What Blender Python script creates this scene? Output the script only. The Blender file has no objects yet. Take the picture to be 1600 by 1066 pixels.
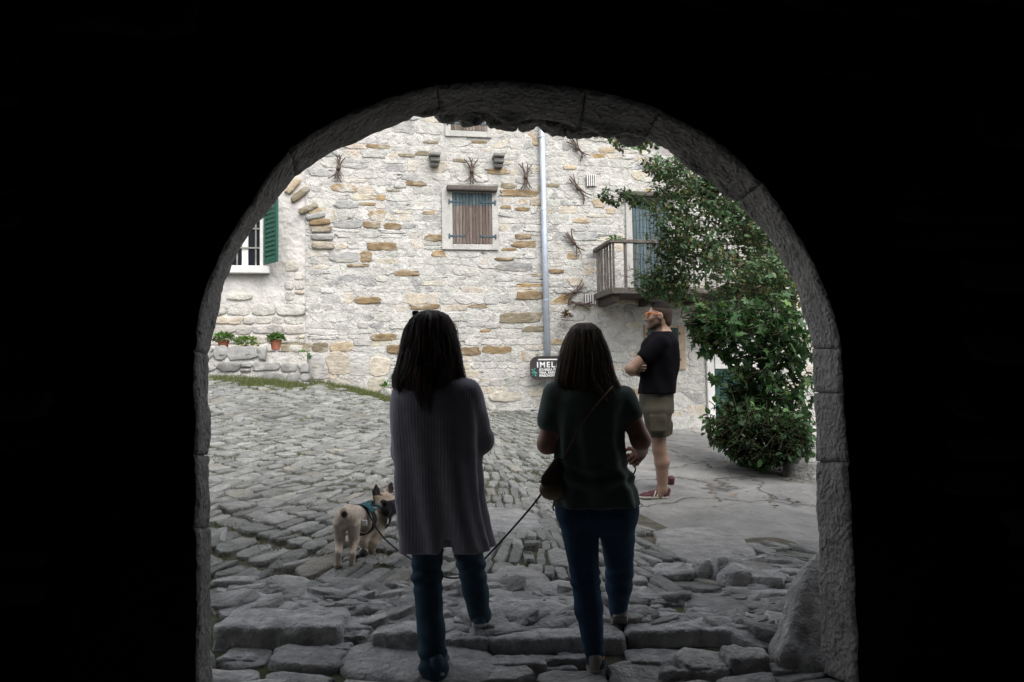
import bpy, math, random
import numpy as np
from mathutils import Vector, Matrix
rng = np.random.default_rng(11)
RND = random.Random(5)
scene = bpy.context.scene
COL = scene.collection
# ---------------------------------------------------------------- camera geometry
FPX = 1244.4                                  # 28 mm lens, 1600 px frame
YAW, PITCH, ROLL = math.radians(10.0), math.radians(3.2), math.radians(-0.9)
CAM = np.array([0.0, 0.0, 1.5])
ZU = np.array([0.0, 0.0, 1.0])
F0 = np.array([math.sin(YAW), math.cos(YAW), 0.0])
R0 = np.array([math.cos(YAW), -math.sin(YAW), 0.0])
FWD = F0 * math.cos(PITCH) + ZU * math.sin(PITCH)
UP0 = -F0 * math.sin(PITCH) + ZU * math.cos(PITCH)
RT = R0 * math.cos(ROLL) + UP0 * math.sin(ROLL)
UP = UP0 * math.cos(ROLL) - R0 * math.sin(ROLL)
def ray(px, py): return FWD + RT * ((px - 800) / FPX) - UP * ((py - 533) / FPX)
def PD(px, py, d): return CAM + ray(px, py) * d
def PY(px, py, Y):
    r = ray(px, py); return CAM + r * (Y / r[1])
cd = bpy.data.cameras.new('camera'); cam = bpy.data.objects.new('camera', cd); COL.objects.link(cam)
cd.lens = 28.0; cd.sensor_width = 36.0; cd.clip_start = 0.02; cd.clip_end = 2000
m = Matrix.Identity(4)
for i in range(3):
    m[i][0], m[i][1], m[i][2], m[i][3] = RT[i], UP[i], -FWD[i], CAM[i]
cam.matrix_world = m
scene.camera = cam
# ---------------------------------------------------------------- object helpers
def tag(o, label=None, cat=None, group=None, kind=None):
    if label: o['label'] = label
    if cat: o['category'] = cat
    if group: o['group'] = group
    if kind: o['kind'] = kind
    return o
def empty(name, loc, label=None, cat=None, group=None):
    o = bpy.data.objects.new(name, None); COL.objects.link(o); o.location = tuple(loc)
    o.empty_display_size = 0.1
    return tag(o, label, cat, group)
def link_mesh(name, me, mat=None, parent=None, origin=None):
    """vertices are world coordinates; the origin is moved to the thing's base"""
    if origin is None and parent is not None: origin = parent.location
    if origin is None:
        co = np.empty(len(me.vertices) * 3); me.vertices.foreach_get('co', co); co = co.reshape(-1, 3)
        lo, hi = co.min(0), co.max(0); origin = ((lo[0] + hi[0]) / 2, (lo[1] + hi[1]) / 2, lo[2])
    origin = Vector(tuple(float(v) for v in origin))
    me.transform(Matrix.Translation(-origin))
    o = bpy.data.objects.new(name, me); COL.objects.link(o)
    if parent is not None:
        base = Vector((0, 0, 0)); p = parent
        while p is not None: base += p.location; p = p.parent
        o.parent = parent; o.location = origin - base
    else: o.location = origin
    if mat: me.materials.append(mat)
    return o
def mesh_np(name, V, Fs, cols=None, smooth=True):
    """V (n,3); Fs: list of (m,k) int arrays or python lists of faces"""
    me = bpy.data.meshes.new(name)
    V = np.asarray(V, dtype=np.float32)
    if isinstance(Fs, np.ndarray): Fs = [Fs]
    loops, starts, tot, n = [], [], [], 0
    if len(Fs) and not isinstance(Fs[0], np.ndarray):
        loops = np.array([i for f in Fs for i in f], dtype=np.int32)
        tot = np.array([len(f) for f in Fs], dtype=np.int32)
    else:
        loops = np.concatenate([f.reshape(-1) for f in Fs]).astype(np.int32)
        tot = np.concatenate([np.full(len(f), f.shape[1]) for f in Fs]).astype(np.int32)
    starts = np.concatenate([[0], np.cumsum(tot)[:-1]]).astype(np.int32)
    me.vertices.add(len(V)); me.vertices.foreach_set('co', V.reshape(-1))
    me.loops.add(len(loops)); me.loops.foreach_set('vertex_index', loops)
    me.polygons.add(len(tot)); me.polygons.foreach_set('loop_start', starts)
    try: me.polygons.foreach_set('loop_total', tot)
    except Exception: pass
    me.polygons.foreach_set('use_smooth', np.full(len(tot), bool(smooth)))
    if cols is not None:
        a = me.attributes.new('Col', 'FLOAT_COLOR', 'POINT')
        c = np.ones((len(V), 4), dtype=np.float32); c[:, :3] = cols
        a.data.foreach_set('color', c.reshape(-1))
    me.update(calc_edges=True); me.validate()
    return me
class MB:
    """collects primitive shapes (world coordinates) into one mesh"""
    def __init__(s): s.v, s.f, s.c = [], [], []
    def add(s, V, Fs, col=None):
        n = len(s.v); s.v += [tuple(v) for v in V]; s.f += [[i + n for i in f] for f in Fs]
        s.c += [col if col is not None else (1, 1, 1)] * len(V)
    def box(s, c, half, axes=None, bev=0.0, col=None, jit=0.0):
        c = np.asarray(c, float); A = np.eye(3) if axes is None else np.array(axes, float)
        hx, hy, hz = half; b = min(bev, 0.45 * min(half))
        if b <= 0:
            P = [(x, y, z) for x in (-hx, hx) for y in (-hy, hy) for z in (-hz, hz)]
            Fs = [(0, 1, 3, 2), (4, 6, 7, 5), (0, 4, 5, 1), (2, 3, 7, 6), (0, 2, 6, 4), (1, 5, 7, 3)]
        else:
            P, idx = [], {}
            for sx in (-1, 1):
                for sy in (-1, 1):
                    for sz in (-1, 1):
                        for ax in range(3):
                            q = [sx * (hx - b), sy * (hy - b), sz * (hz - b)]
                            q[ax] = (sx, sy, sz)[ax] * (hx, hy, hz)[ax]
                            idx[(sx, sy, sz, ax)] = len(P); P.append(q)
            Fs = []
            for ax in range(3):
                o1, o2 = [(1, 2), (2, 0), (0, 1)][ax]
                for sg in (-1, 1):
                    f = []
                    for a, bb in ((-1, -1), (1, -1), (1, 1), (-1, 1)):
                        k = [0, 0, 0]; k[ax] = sg; k[o1] = a; k[o2] = bb; f.append(idx[(*k, ax)])
                    Fs.append(f if sg > 0 else f[::-1])
            for ax in range(3):
                o1, o2 = [(1, 2), (2, 0), (0, 1)][ax]
                for a in (-1, 1):
                    for bb in (-1, 1):
                        k0 = [0, 0, 0]; k0[ax] = -1; k0[o1] = a; k0[o2] = bb
                        k1 = list(k0); k1[ax] = 1
                        f = [idx[(*k0, o1)], idx[(*k1, o1)], idx[(*k1, o2)], idx[(*k0, o2)]]
                        Fs.append(f if a * bb < 0 else f[::-1])
            for sx in (-1, 1):
                for sy in (-1, 1):
                    for sz in (-1, 1):
                        f = [idx[(sx, sy, sz, 0)], idx[(sx, sy, sz, 1)], idx[(sx, sy, sz, 2)]]
                        Fs.append(f if sx * sy * sz > 0 else f[::-1])
        P = np.array(P, float)
        if jit: P = P + np.random.default_rng(len(s.v) + 3).normal(0, jit, P.shape)
        s.add([c + p[0] * A[0] + p[1] * A[1] + p[2] * A[2] for p in P], Fs, col)
    def tube(s, pts, r, n=6, col=None, cap=True, flat=1.0):
        pts = [np.asarray(p, float) for p in pts]
        rs = [r] * len(pts) if not hasattr(r, '__len__') else list(r)
        V, Fs = [], []; prev = None
        for i, p in enumerate(pts):
            t = pts[min(i + 1, len(pts) - 1)] - pts[max(i - 1, 0)]
            t = t / (np.linalg.norm(t) + 1e-9)
            if prev is None:
                a = np.array([0, 0, 1.0]) if abs(t[2]) < 0.9 else np.array([1.0, 0, 0])
                u = np.cross(t, a)
            else: u = prev - t * np.dot(prev, t)
            u = u / (np.linalg.norm(u) + 1e-9); w = np.cross(t, u); prev = u
            for k in range(n):
                an = 2 * math.pi * k / n
                V.append(p + rs[i] * (math.cos(an) * u + flat * math.sin(an) * w))
        for i in range(len(pts) - 1):
            for k in range(n):
                k2 = (k + 1) % n
                Fs.append((i * n + k, i * n + k2, (i + 1) * n + k2, (i + 1) * n + k))
        if cap:
            Fs.append(tuple(range(n))[::-1]); Fs.append(tuple((len(pts) - 1) * n + k for k in range(n)))
        s.add(V, Fs, col)
    def build(s, name, mat, parent=None, smooth=False, origin=None, cols=False):
        me = mesh_np(name, np.array(s.v), s.f, np.array(s.c) if cols else None, smooth)
        return link_mesh(name, me, mat, parent, origin)
def unit(v): v = np.asarray(v, float); return v / (np.linalg.norm(v) + 1e-12)
def smooth_path(pts, n=6):
    P = [np.asarray(p, float) for p in pts]; P = [2 * P[0] - P[1]] + P + [2 * P[-1] - P[-2]]; out = []
    for i in range(1, len(P) - 2):
        for k in range(n):
            t = k / n; a, b, c, d = P[i - 1], P[i], P[i + 1], P[i + 2]
            out.append(0.5 * ((2 * b) + (c - a) * t + (2 * a - 5 * b + 4 * c - d) * t * t + (3 * b - a - 3 * c + d) * t ** 3))
    out.append(P[-2]); return out
# ---------------------------------------------------------------- noise
def _hash(i, j, k, s):
    h = (i * 374761393 + j * 668265263 + k * 1274126177 + s * 362437) & 0xFFFFFFFF
    h = ((h ^ (h >> 13)) * 1103515245) & 0xFFFFFFFF
    return ((h ^ (h >> 16)) & 0xFFFF) / 32767.5 - 1.0
def vnoise(P, s=0):
    P = np.asarray(P, float); I = np.floor(P).astype(np.int64); f = P - I; f = f * f * (3 - 2 * f)
    i, j, k = I[..., 0], I[..., 1], I[..., 2]; x, y, z = f[..., 0], f[..., 1], f[..., 2]
    r = 0
    for a in (0, 1):
        wx = x if a else 1 - x
        for b in (0, 1):
            wy = y if b else 1 - y
            for c in (0, 1):
                r = r + wx * wy * (z if c else 1 - z) * _hash(i + a, j + b, k + c, s)
    return r
def fbm(P, o=4, s=0):
    r, a = 0, 1.0; P = np.asarray(P, float)
    for n in range(o): r = r + a * vnoise(P, s + n * 17); P = P * 2.03 + 7.7; a *= 0.5
    return r
# ---------------------------------------------------------------- materials
def M(name, col, rough=0.85, spec=0.25, amt=0.25, scale=6.0, bump=0.3, bscale=40.0, attr=False, metal=0.0,
      col2=None, c2scale=2.0, c2lo=0.5, c2hi=0.65, trans=0.0, stretch=None, bump2=0.0, b2scale=8.0, sheen=0.0):
    mt = bpy.data.materials.new(name); mt.use_nodes = True
    nt = mt.node_tree; N, L = nt.nodes, nt.links
    bs = N['Principled BSDF']
    bs.inputs['Roughness'].default_value = rough; bs.inputs['Metallic'].default_value = metal
    bs.inputs['Specular IOR Level'].default_value = spec
    if sheen: bs.inputs['Sheen Weight'].default_value = sheen
    tc = N.new('ShaderNodeTexCoord'); vec = tc.outputs['Object']
    if stretch:
        mp = N.new('ShaderNodeMapping'); mp.inputs['Scale'].default_value = stretch
        L.new(vec, mp.inputs['Vector']); vec = mp.outputs['Vector']
    def noise(sc, det=6, ro=0.6):
        n = N.new('ShaderNodeTexNoise'); n.inputs['Scale'].default_value = sc
        n.inputs['Detail'].default_value = det; n.inputs['Roughness'].default_value = ro
        L.new(vec, n.inputs['Vector']); return n.outputs['Fac']
    if attr:
        at = N.new('ShaderNodeAttribute'); at.attribute_name = 'Col'; base = at.outputs['Color']
    else:
        rg = N.new('ShaderNodeRGB'); rg.outputs[0].default_value = (*col, 1); base = rg.outputs[0]
    if col2 is not None:
        rp = N.new('ShaderNodeValToRGB'); rp.color_ramp.elements[0].position = c2lo; rp.color_ramp.elements[1].position = c2hi
        L.new(noise(c2scale, 8, 0.65), rp.inputs['Fac'])
        mx = N.new('ShaderNodeMix'); mx.data_type = 'RGBA'
        L.new(rp.outputs['Color'], mx.inputs[0]); L.new(base, mx.inputs[6]); mx.inputs[7].default_value = (*col2, 1)
        base = mx.outputs[2]
    if amt:
        mr = N.new('ShaderNodeMapRange'); mr.inputs[1].default_value = 0.3; mr.inputs[2].default_value = 0.7
        mr.inputs[3].default_value = 1 - amt; mr.inputs[4].default_value = 1 + amt
        L.new(noise(scale), mr.inputs[0])
        mu = N.new('ShaderNodeVectorMath'); mu.operation = 'SCALE'
        L.new(base, mu.inputs[0]); L.new(mr.outputs[0], mu.inputs['Scale']); base = mu.outputs[0]
    L.new(base, bs.inputs['Base Color'])
    nrm = None
    for st, sc, de in ((bump2, b2scale, 3), (bump, bscale, 6)):
        if st:
            b = N.new('ShaderNodeBump'); b.inputs['Strength'].default_value = st; b.inputs['Distance'].default_value = 0.6 / sc
            L.new(noise(sc, de, 0.65), b.inputs['Height'])
            if nrm is not None: L.new(nrm, b.inputs['Normal'])
            nrm = b.outputs['Normal']
    if nrm is not None: L.new(nrm, bs.inputs['Normal'])
    if trans:
        tr = N.new('ShaderNodeBsdfTranslucent'); L.new(base, tr.inputs['Color'])
        ms = N.new('ShaderNodeMixShader'); ms.inputs[0].default_value = trans
        L.new(bs.outputs[0], ms.inputs[1]); L.new(tr.outputs[0], ms.inputs[2])
        L.new(ms.outputs[0], N['Material Output'].inputs['Surface'])
    return mt
MAT = {}
def mk(): 
    D = MAT
    D['wallstone'] = M('pale_rubble_stone', (.6, .58, .53), attr=True, amt=.2, scale=7, bump=.55, bscale=22, col2=(.46, .445, .415), c2scale=2.6, c2lo=.46, c2hi=.62, bump2=.5, b2scale=7)
    D['ochrestone'] = M('ochre_stone', (.36, .22, .08), attr=True, amt=.35, scale=9, bump=.7, bscale=26, stretch=(1, 1, 2.5), col2=(.4, .37, .31), c2scale=3, c2lo=.5, c2hi=.68)
    D['mortar'] = M('lime_mortar', (.44, .428, .402), amt=.22, scale=4, bump=.7, bscale=18, col2=(.44, .41, .36), c2scale=1.5, c2lo=.55, c2hi=.75, bump2=.7, b2scale=5)
    D['plaster'] = M('old_plaster', (.5, .475, .45), amt=.25, scale=3, bump=.35, bscale=14, col2=(.4, .385, .365), c2scale=1.6, c2lo=.45, c2hi=.62, bump2=.4, b2scale=3)
    D['white_plaster'] = M('white_plaster', (.58, .57, .55), amt=.1, scale=5, bump=.25, bscale=30)
    D['cobble'] = M('cobblestone', (.2, .2, .2), attr=True, rough=.7, spec=.35, amt=.32, scale=11, bump=.6, bscale=34, bump2=.6, b2scale=9)
    D['earth'] = M('joint_earth', (.1, .09, .07), amt=.4, scale=9, bump=.8, bscale=40, col2=(.06, .08, .03), c2scale=1.7, c2lo=.48, c2hi=.62)
    D['slab'] = M('worn_flat_rock', (.235, .232, .222), rough=.7, spec=.35, amt=.22, scale=3, bump=.4, bscale=25, col2=(.17, .165, .155), c2scale=1.1, c2lo=.48, c2hi=.68, bump2=.5, b2scale=3)
    D['rock'] = M('grey_limestone', (.37, .365, .355), rough=.8, amt=.35, scale=14, bump=1.0, bscale=38, col2=(.48, .475, .465), c2scale=5, c2lo=.47, c2hi=.62, bump2=.8, b2scale=12)
    D['jamb'] = M('tooled_limestone', (.33, .315, .30), rough=.9, amt=.22, scale=12, bump=.9, bscale=34, bump2=.5, b2scale=12)
    D['surround'] = M('limewashed_surround', (.41, .4, .375), amt=.2, scale=6, bump=.5, bscale=24, col2=(.36, .35, .33), c2scale=3, c2lo=.5, c2hi=.7)
    D['shade_stone'] = M('shade_darkened_stone', (.045, .043, .04), rough=.95, spec=.1, amt=.4, scale=5, bump=.6, bscale=25, attr=True)  # passage stone coloured dark so its shade reads near black
    D['shade_mortar'] = M('shade_darkened_mortar', (.03, .028, .026), rough=.95, spec=.1, amt=.4, scale=5, bump=.6, bscale=25)  # low colour deepens the passage shade; also on the ring's front faces
    D['wood_brown'] = M('weathered_boards', (.15, .098, .072), attr=True, amt=.45, scale=5, bump=.4, bscale=20, stretch=(12, 6, .7))
    D['wood_grey'] = M('grey_timber', (.13, .115, .1), amt=.4, scale=6, bump=.4, bscale=20, stretch=(6, 6, 1))
    D['wood_dark'] = M('dark_timber', (.06, .05, .042), amt=.4, scale=6, bump=.4, bscale=20, stretch=(2, 4, 4))
    D['teal_paint'] = M('faded_blue_green_paint', (.08, .16, .19), amt=.35, scale=12, bump=.2, bscale=30, col2=(.12, .13, .13), c2scale=6, c2lo=.5, c2hi=.6, stretch=(6, 6, 1))
    D['iron_blue'] = M('painted_iron', (.055, .085, .105), rough=.6, amt=.3, scale=30, bump=.1)
    D['green_paint'] = M('green_paint', (.009, .075, .05), rough=.5, spec=.4, amt=.15, scale=8, bump=.05)
    D['dark_green'] = M('dark_green_paint', (.018, .05, .042), rough=.55, amt=.2, scale=8, bump=.1)
    D['glass'] = M('dark_window_glass', (.006, .008, .012), rough=.25, spec=.12, amt=0, bump=0)
    D['zinc'] = M('zinc_pipe', (.42, .47, .54), rough=.42, spec=.5, metal=.35, amt=.15, scale=6, bump=.03)
    D['lintel'] = M('lintel_stone', (.1, .085, .075), amt=.3, scale=8, bump=.4)
    D['grey_stone'] = M('grey_stone', (.2, .195, .18), amt=.35, scale=8, bump=.5)
    D['orange_stone'] = M('pale_orange_stone', (.34, .265, .19), amt=.2, scale=8, bump=.3)
    D['twig'] = M('dry_vine_twig', (.085, .062, .05), amt=.35, scale=14, bump=.5)
    D['stem'] = M('shrub_stem', (.028, .027, .017), spec=.0, rough=1.0, amt=.3, scale=14, bump=.0)
    D['leaf'] = M('leaf', (.05, .09, .03), rough=.5, spec=.4, attr=True, amt=.15, scale=20, bump=0, trans=.3)
    D['petal'] = M('pink_petal', (.55, .08, .2), rough=.6, amt=.15, scale=20, bump=0, trans=.2)
    D['terracotta'] = M('terracotta', (.27, .1, .06), amt=.2, scale=9, bump=.2)
    D['grass'] = M('grass_blade', (.09, .13, .035), attr=True, rough=.7, amt=.1, scale=9, bump=0, trans=.3)
    D['sign'] = M('dark_sign_board', (.035, .03, .033), rough=.45, spec=.4, amt=.12, scale=10, bump=.03)
    D['sign_white'] = M('white_lettering', (.75, .75, .74), rough=.6, amt=.05, bump=0)
    D['sign_teal'] = M('teal_emblem', (.08, .33, .28), rough=.6, amt=.05, bump=0)
    D['paper'] = M('white_paper', (.7, .7, .7), rough=.8, amt=.05, bump=0)
    D['skin'] = M('skin', (.5, .28, .2), attr=True, rough=.5, spec=.35, amt=.06, scale=12, bump=.06, bscale=120)
    D['hair_brown'] = M('dark_brown_hair', (.02, .012, .009), attr=True, rough=.42, spec=.5, amt=.2, scale=20, bump=0)
    D['hair_crop'] = M('cropped_hair', (.02, .015, .012), attr=True, rough=.8, spec=.15, amt=.3, scale=60, bump=.5, bscale=150)
    D['shirt_black'] = M('black_cotton', (.005, .005, .007), rough=.95, spec=.08, amt=.2, scale=10, bump=.12, bscale=160)
    D['shirt_green'] = M('dark_green_cotton', (.115, .15, .13), rough=.9, spec=.15, amt=.2, scale=14, bump=.15, bscale=140, sheen=.05)
    D['denim'] = M('blue_denim', (.026, .058, .105), rough=.85, spec=.2, amt=.3, scale=9, bump=.2, bscale=150)
    D['denim2'] = M('washed_denim', (.032, .065, .092), rough=.85, spec=.2, amt=.35, scale=8, bump=.2, bscale=150)
    D['shorts'] = M('olive_twill', (.075, .067, .05), rough=.9, spec=.15, amt=.15, scale=9, bump=.15, bscale=140)
    D['shoe'] = M('shoe', (.2, .03, .05), attr=True, rough=.7, amt=.1, scale=14, bump=.1, bscale=120)
    D['orange'] = M('orange_plastic', (.85, .2, .02), rough=.3, spec=.5, amt=0, bump=0)
    D['lens'] = M('dark_lens', (.05, .02, .012), rough=.08, spec=.7, amt=0, bump=0)
    D['leather'] = M('brown_leather', (.28, .19, .115), rough=.5, spec=.4, amt=.25, scale=10, bump=.2, bscale=60)
    D['leather_dark'] = M('dark_leather', (.1, .07, .05), rough=.5, spec=.4, amt=.2, scale=10, bump=.2, bscale=60)
    D['black_web'] = M('black_webbing', (.012, .012, .014), rough=.6, amt=.2, scale=30, bump=.1)
    D['fur'] = M('short_fur', (.3, .21, .13), attr=True, rough=.8, spec=.2, amt=.14, scale=40, bump=.25, bscale=110, sheen=.2)
    D['nylon'] = M('teal_webbing', (.015, .09, .11), rough=.6, amt=.2, scale=30, bump=.1)
    D['harness'] = M('teal_nylon', (.02, .16, .2), attr=True, rough=.5, spec=.4, amt=.15, scale=20, bump=.1)
    D['roof'] = M('roof_tile', (.3, .14, .08), amt=.3, bump=.3)
    kn = M('ribbed_knit', (.38, .36, .42), rough=.95, spec=.1, amt=.12, scale=20, bump=.2, bscale=170, sheen=.3)
    nt = kn.node_tree; N, L = nt.nodes, nt.links
    at = N.new('ShaderNodeAttribute'); at.attribute_name = 'rib'
    mm = N.new('ShaderNodeMath'); mm.operation = 'SINE'; L.new(at.outputs['Fac'], mm.inputs[0])
    b = N.new('ShaderNodeBump'); b.inputs['Strength'].default_value = .22; b.inputs['Distance'].default_value = .0015
    L.new(mm.outputs[0], b.inputs['Height'])
    bs = N['Principled BSDF']; old = bs.inputs['Normal'].links[0].from_socket
    L.new(old, b.inputs['Normal']); L.new(b.outputs['Normal'], bs.inputs['Normal'])
    D['knit'] = kn
    nt = D['jamb'].node_tree; N, L = nt.nodes, nt.links; bs = N['Principled BSDF']          # pick-tooled pits
    tc = N.new('ShaderNodeTexCoord'); nz = N.new('ShaderNodeTexNoise'); nz.inputs['Scale'].default_value = 14; L.new(tc.outputs['Object'], nz.inputs['Vector'])
    ad = N.new('ShaderNodeVectorMath'); ad.operation = 'MULTIPLY_ADD'; ad.inputs[1].default_value = (.05, .05, .05); L.new(nz.outputs['Color'], ad.inputs[0]); L.new(tc.outputs['Object'], ad.inputs[2])
    vo = N.new('ShaderNodeTexVoronoi'); vo.feature = 'SMOOTH_F1'; vo.inputs['Scale'].default_value = 42; vo.inputs['Smoothness'].default_value = .5; L.new(ad.outputs[0], vo.inputs['Vector'])
    b = N.new('ShaderNodeBump'); b.inputs['Strength'].default_value = 1; b.inputs['Distance'].default_value = .013; L.new(vo.outputs['Distance'], b.inputs['Height'])
    L.new(bs.inputs['Normal'].links[0].from_socket, b.inputs['Normal']); L.new(b.outputs['Normal'], bs.inputs['Normal'])
mk()
# ---------------------------------------------------------------- terrain
def terrain_fit():
    C = []
    for px, py, d in [(340, 585, 12.8), (405, 584, 12.85), (469, 592, 12.95), (509, 601, 13.0), (566, 609, 13.1), (609, 625, 13.2),
                      (764, 638, 13.6), (840, 646, 13.75), (1000, 668, 14.1), (1060, 673, 14.3), (1110, 677, 14.5), (1290, 688, 15.0),
                      (1030, 782, 7.07), (1043, 764, 7.45), (545, 886, 4.8), (578, 873, 5.0), (1200, 738, 8.7), (1265, 742, 8.5),
                      (440, 942, 4.35), (540, 940, 4.35), (1200, 870, 5.3), (1040, 930, 4.55), (830, 930, 4.45), (1130, 940, 4.5)]:
        C.append(PD(px, py, d))
    for px in (340, 500, 700, 900, 1100, 1250): C.append(PD(px, 968, 4.13))
    for px, py, d in [(690, 1063, 3.65), (925, 1060, 3.72), (420, 1045, 3.65), (1100, 1050, 3.7), (1300, 1050, 3.6), (345, 1035, 3.75), (690, 1030, 3.85), (960, 1035, 3.85), (1180, 1040, 3.8)]:
        C.append(PD(px, py, d))
    for x, y in [(-2, 3), (0, 1.5), (3.5, 2.5), (-2, 0), (3.5, 0), (0, -2.5), (2, -2.5), (2, 1.2)]: C.append(np.array([x, y, .15]))
    for x, y, z in [(-4, 9, 1.35), (-4.5, 5, .95), (8, 8, .5), (7, 5, .35), (-4.5, 13.4, 1.9), (10, 13.4, .6)]: C.append(np.array([x, y, z]))
    C = np.array(C); X = C[:, :2]; n = len(C)
    d = np.linalg.norm(X[:, None] - X[None], axis=2)
    U = np.where(d > 0, d * d * np.log(d + 1e-12), 0) + np.eye(n) * 0.08
    P = np.hstack([np.ones((n, 1)), X])
    A = np.block([[U, P], [P.T, np.zeros((3, 3))]])
    w = np.linalg.solve(A, np.concatenate([C[:, 2], np.zeros(3)]))
    return X, w
_TX, _TW = terrain_fit()
def terr(x, y):
    x = np.asarray(x, float); y = np.asarray(y, float); sh = np.broadcast(x, y).shape
    x = np.clip(np.broadcast_to(x, sh), -5, 11).reshape(-1); y = np.clip(np.broadcast_to(y, sh), -3, 14.5).reshape(-1)
    out = np.empty(len(x))
    for i in range(0, len(x), 20000):
        q = np.stack([x[i:i + 20000], y[i:i + 20000]], 1); d = np.linalg.norm(q[:, None] - _TX[None], axis=2)
        out[i:i + 20000] = np.where(d > 0, d * d * np.log(d + 1e-12), 0) @ _TW[:-3] + _TW[-3] + q @ _TW[-2:]
    return out.reshape(sh)
def tz(x, y): return float(terr(np.array([x]), np.array([y]))[0])
def ground_hit(px, py):
    r = ray(px, py); t = 2.0
    lo = None
    for t in np.arange(1.5, 30, .05):
        p = CAM + r * t
        if p[2] < tz(p[0], p[1]): return p
    return CAM + r * 14
# ---------------------------------------------------------------- stone helpers
def stones(cent, U, V, Nn, hu, hv, ht, col, K=12, pw=4.0, jit=.08, dome=.12, bottom=.03, bev=.018, seed=1, tilt=.0):
    r = np.random.default_rng(seed)
    cent, U, V, Nn, col = [np.asarray(a, float) for a in (cent, U, V, Nn, col)]
    n = len(cent); hu, hv, ht = [np.asarray(a, float).reshape(n, 1) for a in (hu, hv, ht)]
    th = 2 * np.pi * (np.arange(K) + .5) / K
    c, s = np.cos(th), np.sin(th); rad = (np.abs(c) ** pw + np.abs(s) ** pw) ** (-1 / pw)
    ju = 1 + r.normal(0, jit, (n, K)); jv = 1 + r.normal(0, jit, (n, K))
    pu, pv = rad * c * ju, rad * s * jv
    b = np.minimum(bev, .3 * np.minimum(hu, hv))
    tu, tv = r.normal(0, tilt, (n, 1)), r.normal(0, tilt, (n, 1))
    rings = []
    for w, ins in ((-bottom, 0.0), (.5, .15), (.9, .6), (1.0, 1.6)):
        uu, vv = pu * (hu - b * ins), pv * (hv - b * ins)
        ww = np.full_like(uu, w) if w < 0 else w * ht + np.zeros_like(uu)
        if w >= .9: ww = ww + r.normal(0, .1, uu.shape) * ht * .6 + tu * uu + tv * vv
        rings.append(cent[:, None] + uu[..., None] * U[:, None] + vv[..., None] * V[:, None] + ww[..., None] * Nn[:, None])
    ctr = cent + Nn * ht * (1 + dome)
    verts = np.concatenate(rings + [ctr[:, None]], axis=1)              # n, 4K+1, 3
    nv = 4 * K + 1; q = []; t = []
    for g in range(3):
        for k in range(K):
            k2 = (k + 1) % K; q.append((g * K + k, g * K + k2, (g + 1) * K + k2, (g + 1) * K + k))
    for k in range(K): t.append((3 * K + k, 3 * K + (k + 1) % K, 4 * K))
    off = (np.arange(n) * nv)[:, None, None]
    Q = (np.array(q)[None] + off).reshape(-1, 4); T = (np.array(t)[None] + off).reshape(-1, 3)
    C = np.repeat(col[:, None], nv, axis=1).reshape(-1, 3)
    return verts.reshape(-1, 3), [Q, T], C
def joinm(parts):
    V, Q, C, n = [], {}, [], 0
    for v, fs, c in parts:
        V.append(v); C.append(c)
        for f in fs: Q.setdefault(f.shape[1], []).append(f + n)
        n += len(v)
    return np.concatenate(V), [np.concatenate(x) for x in Q.values()], np.concatenate(C)
def masonry(x0, x1, zlo, zhi, excl, hr, wr, seed, gap=.006, wav=.02):
    r = np.random.default_rng(seed); out = []
    z = zlo
    while z < zhi:
        h = r.uniform(*hr) if not callable(hr) else hr(z, r)
        cuts = sorted((a - gap, b + gap) for a, b, c, d in excl if min(z + h, d) - max(z, c) > .45 * min(h, d - c))
        segs, cur = [], x0
        for a, b in cuts:
            if a > cur + .05: segs.append((cur, a))
            cur = max(cur, b)
        if x1 > cur: segs.append((cur, x1))
        for a, b in segs:
            x = a
            while x < b - .03:
                w = r.uniform(*wr) * (0.7 + h / .25 * .5)
                if x + w > b - .09: w = b - x
                if w < .04: break
                if h > .15 and r.random() < .35:
                    f = r.uniform(.35, .65)
                    out.append((x + w / 2, z + h * f / 2, w / 2 - gap, h * f / 2 - gap)); out.append((x + w / 2, z + h * (1 + f) / 2, w / 2 - gap, h * (1 - f) / 2 - gap))
                else: out.append((x + w / 2, z + h / 2, w / 2 - gap, h / 2 - gap))
                x += w
        z += h
    return np.array(out)
def wall_wave(x, z):
    P = np.stack([x * .9, z * .9, np.zeros_like(x) + 3.3], -1)
    P2 = np.stack([x * 3.1, z * 3.1, np.zeros_like(x) + 9.1], -1)
    return .05 * vnoise(P, 5) + .02 * vnoise(P2, 8), .06 * vnoise(P + 5.5, 6) + .022 * vnoise(P2 + 4.1, 9)
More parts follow.
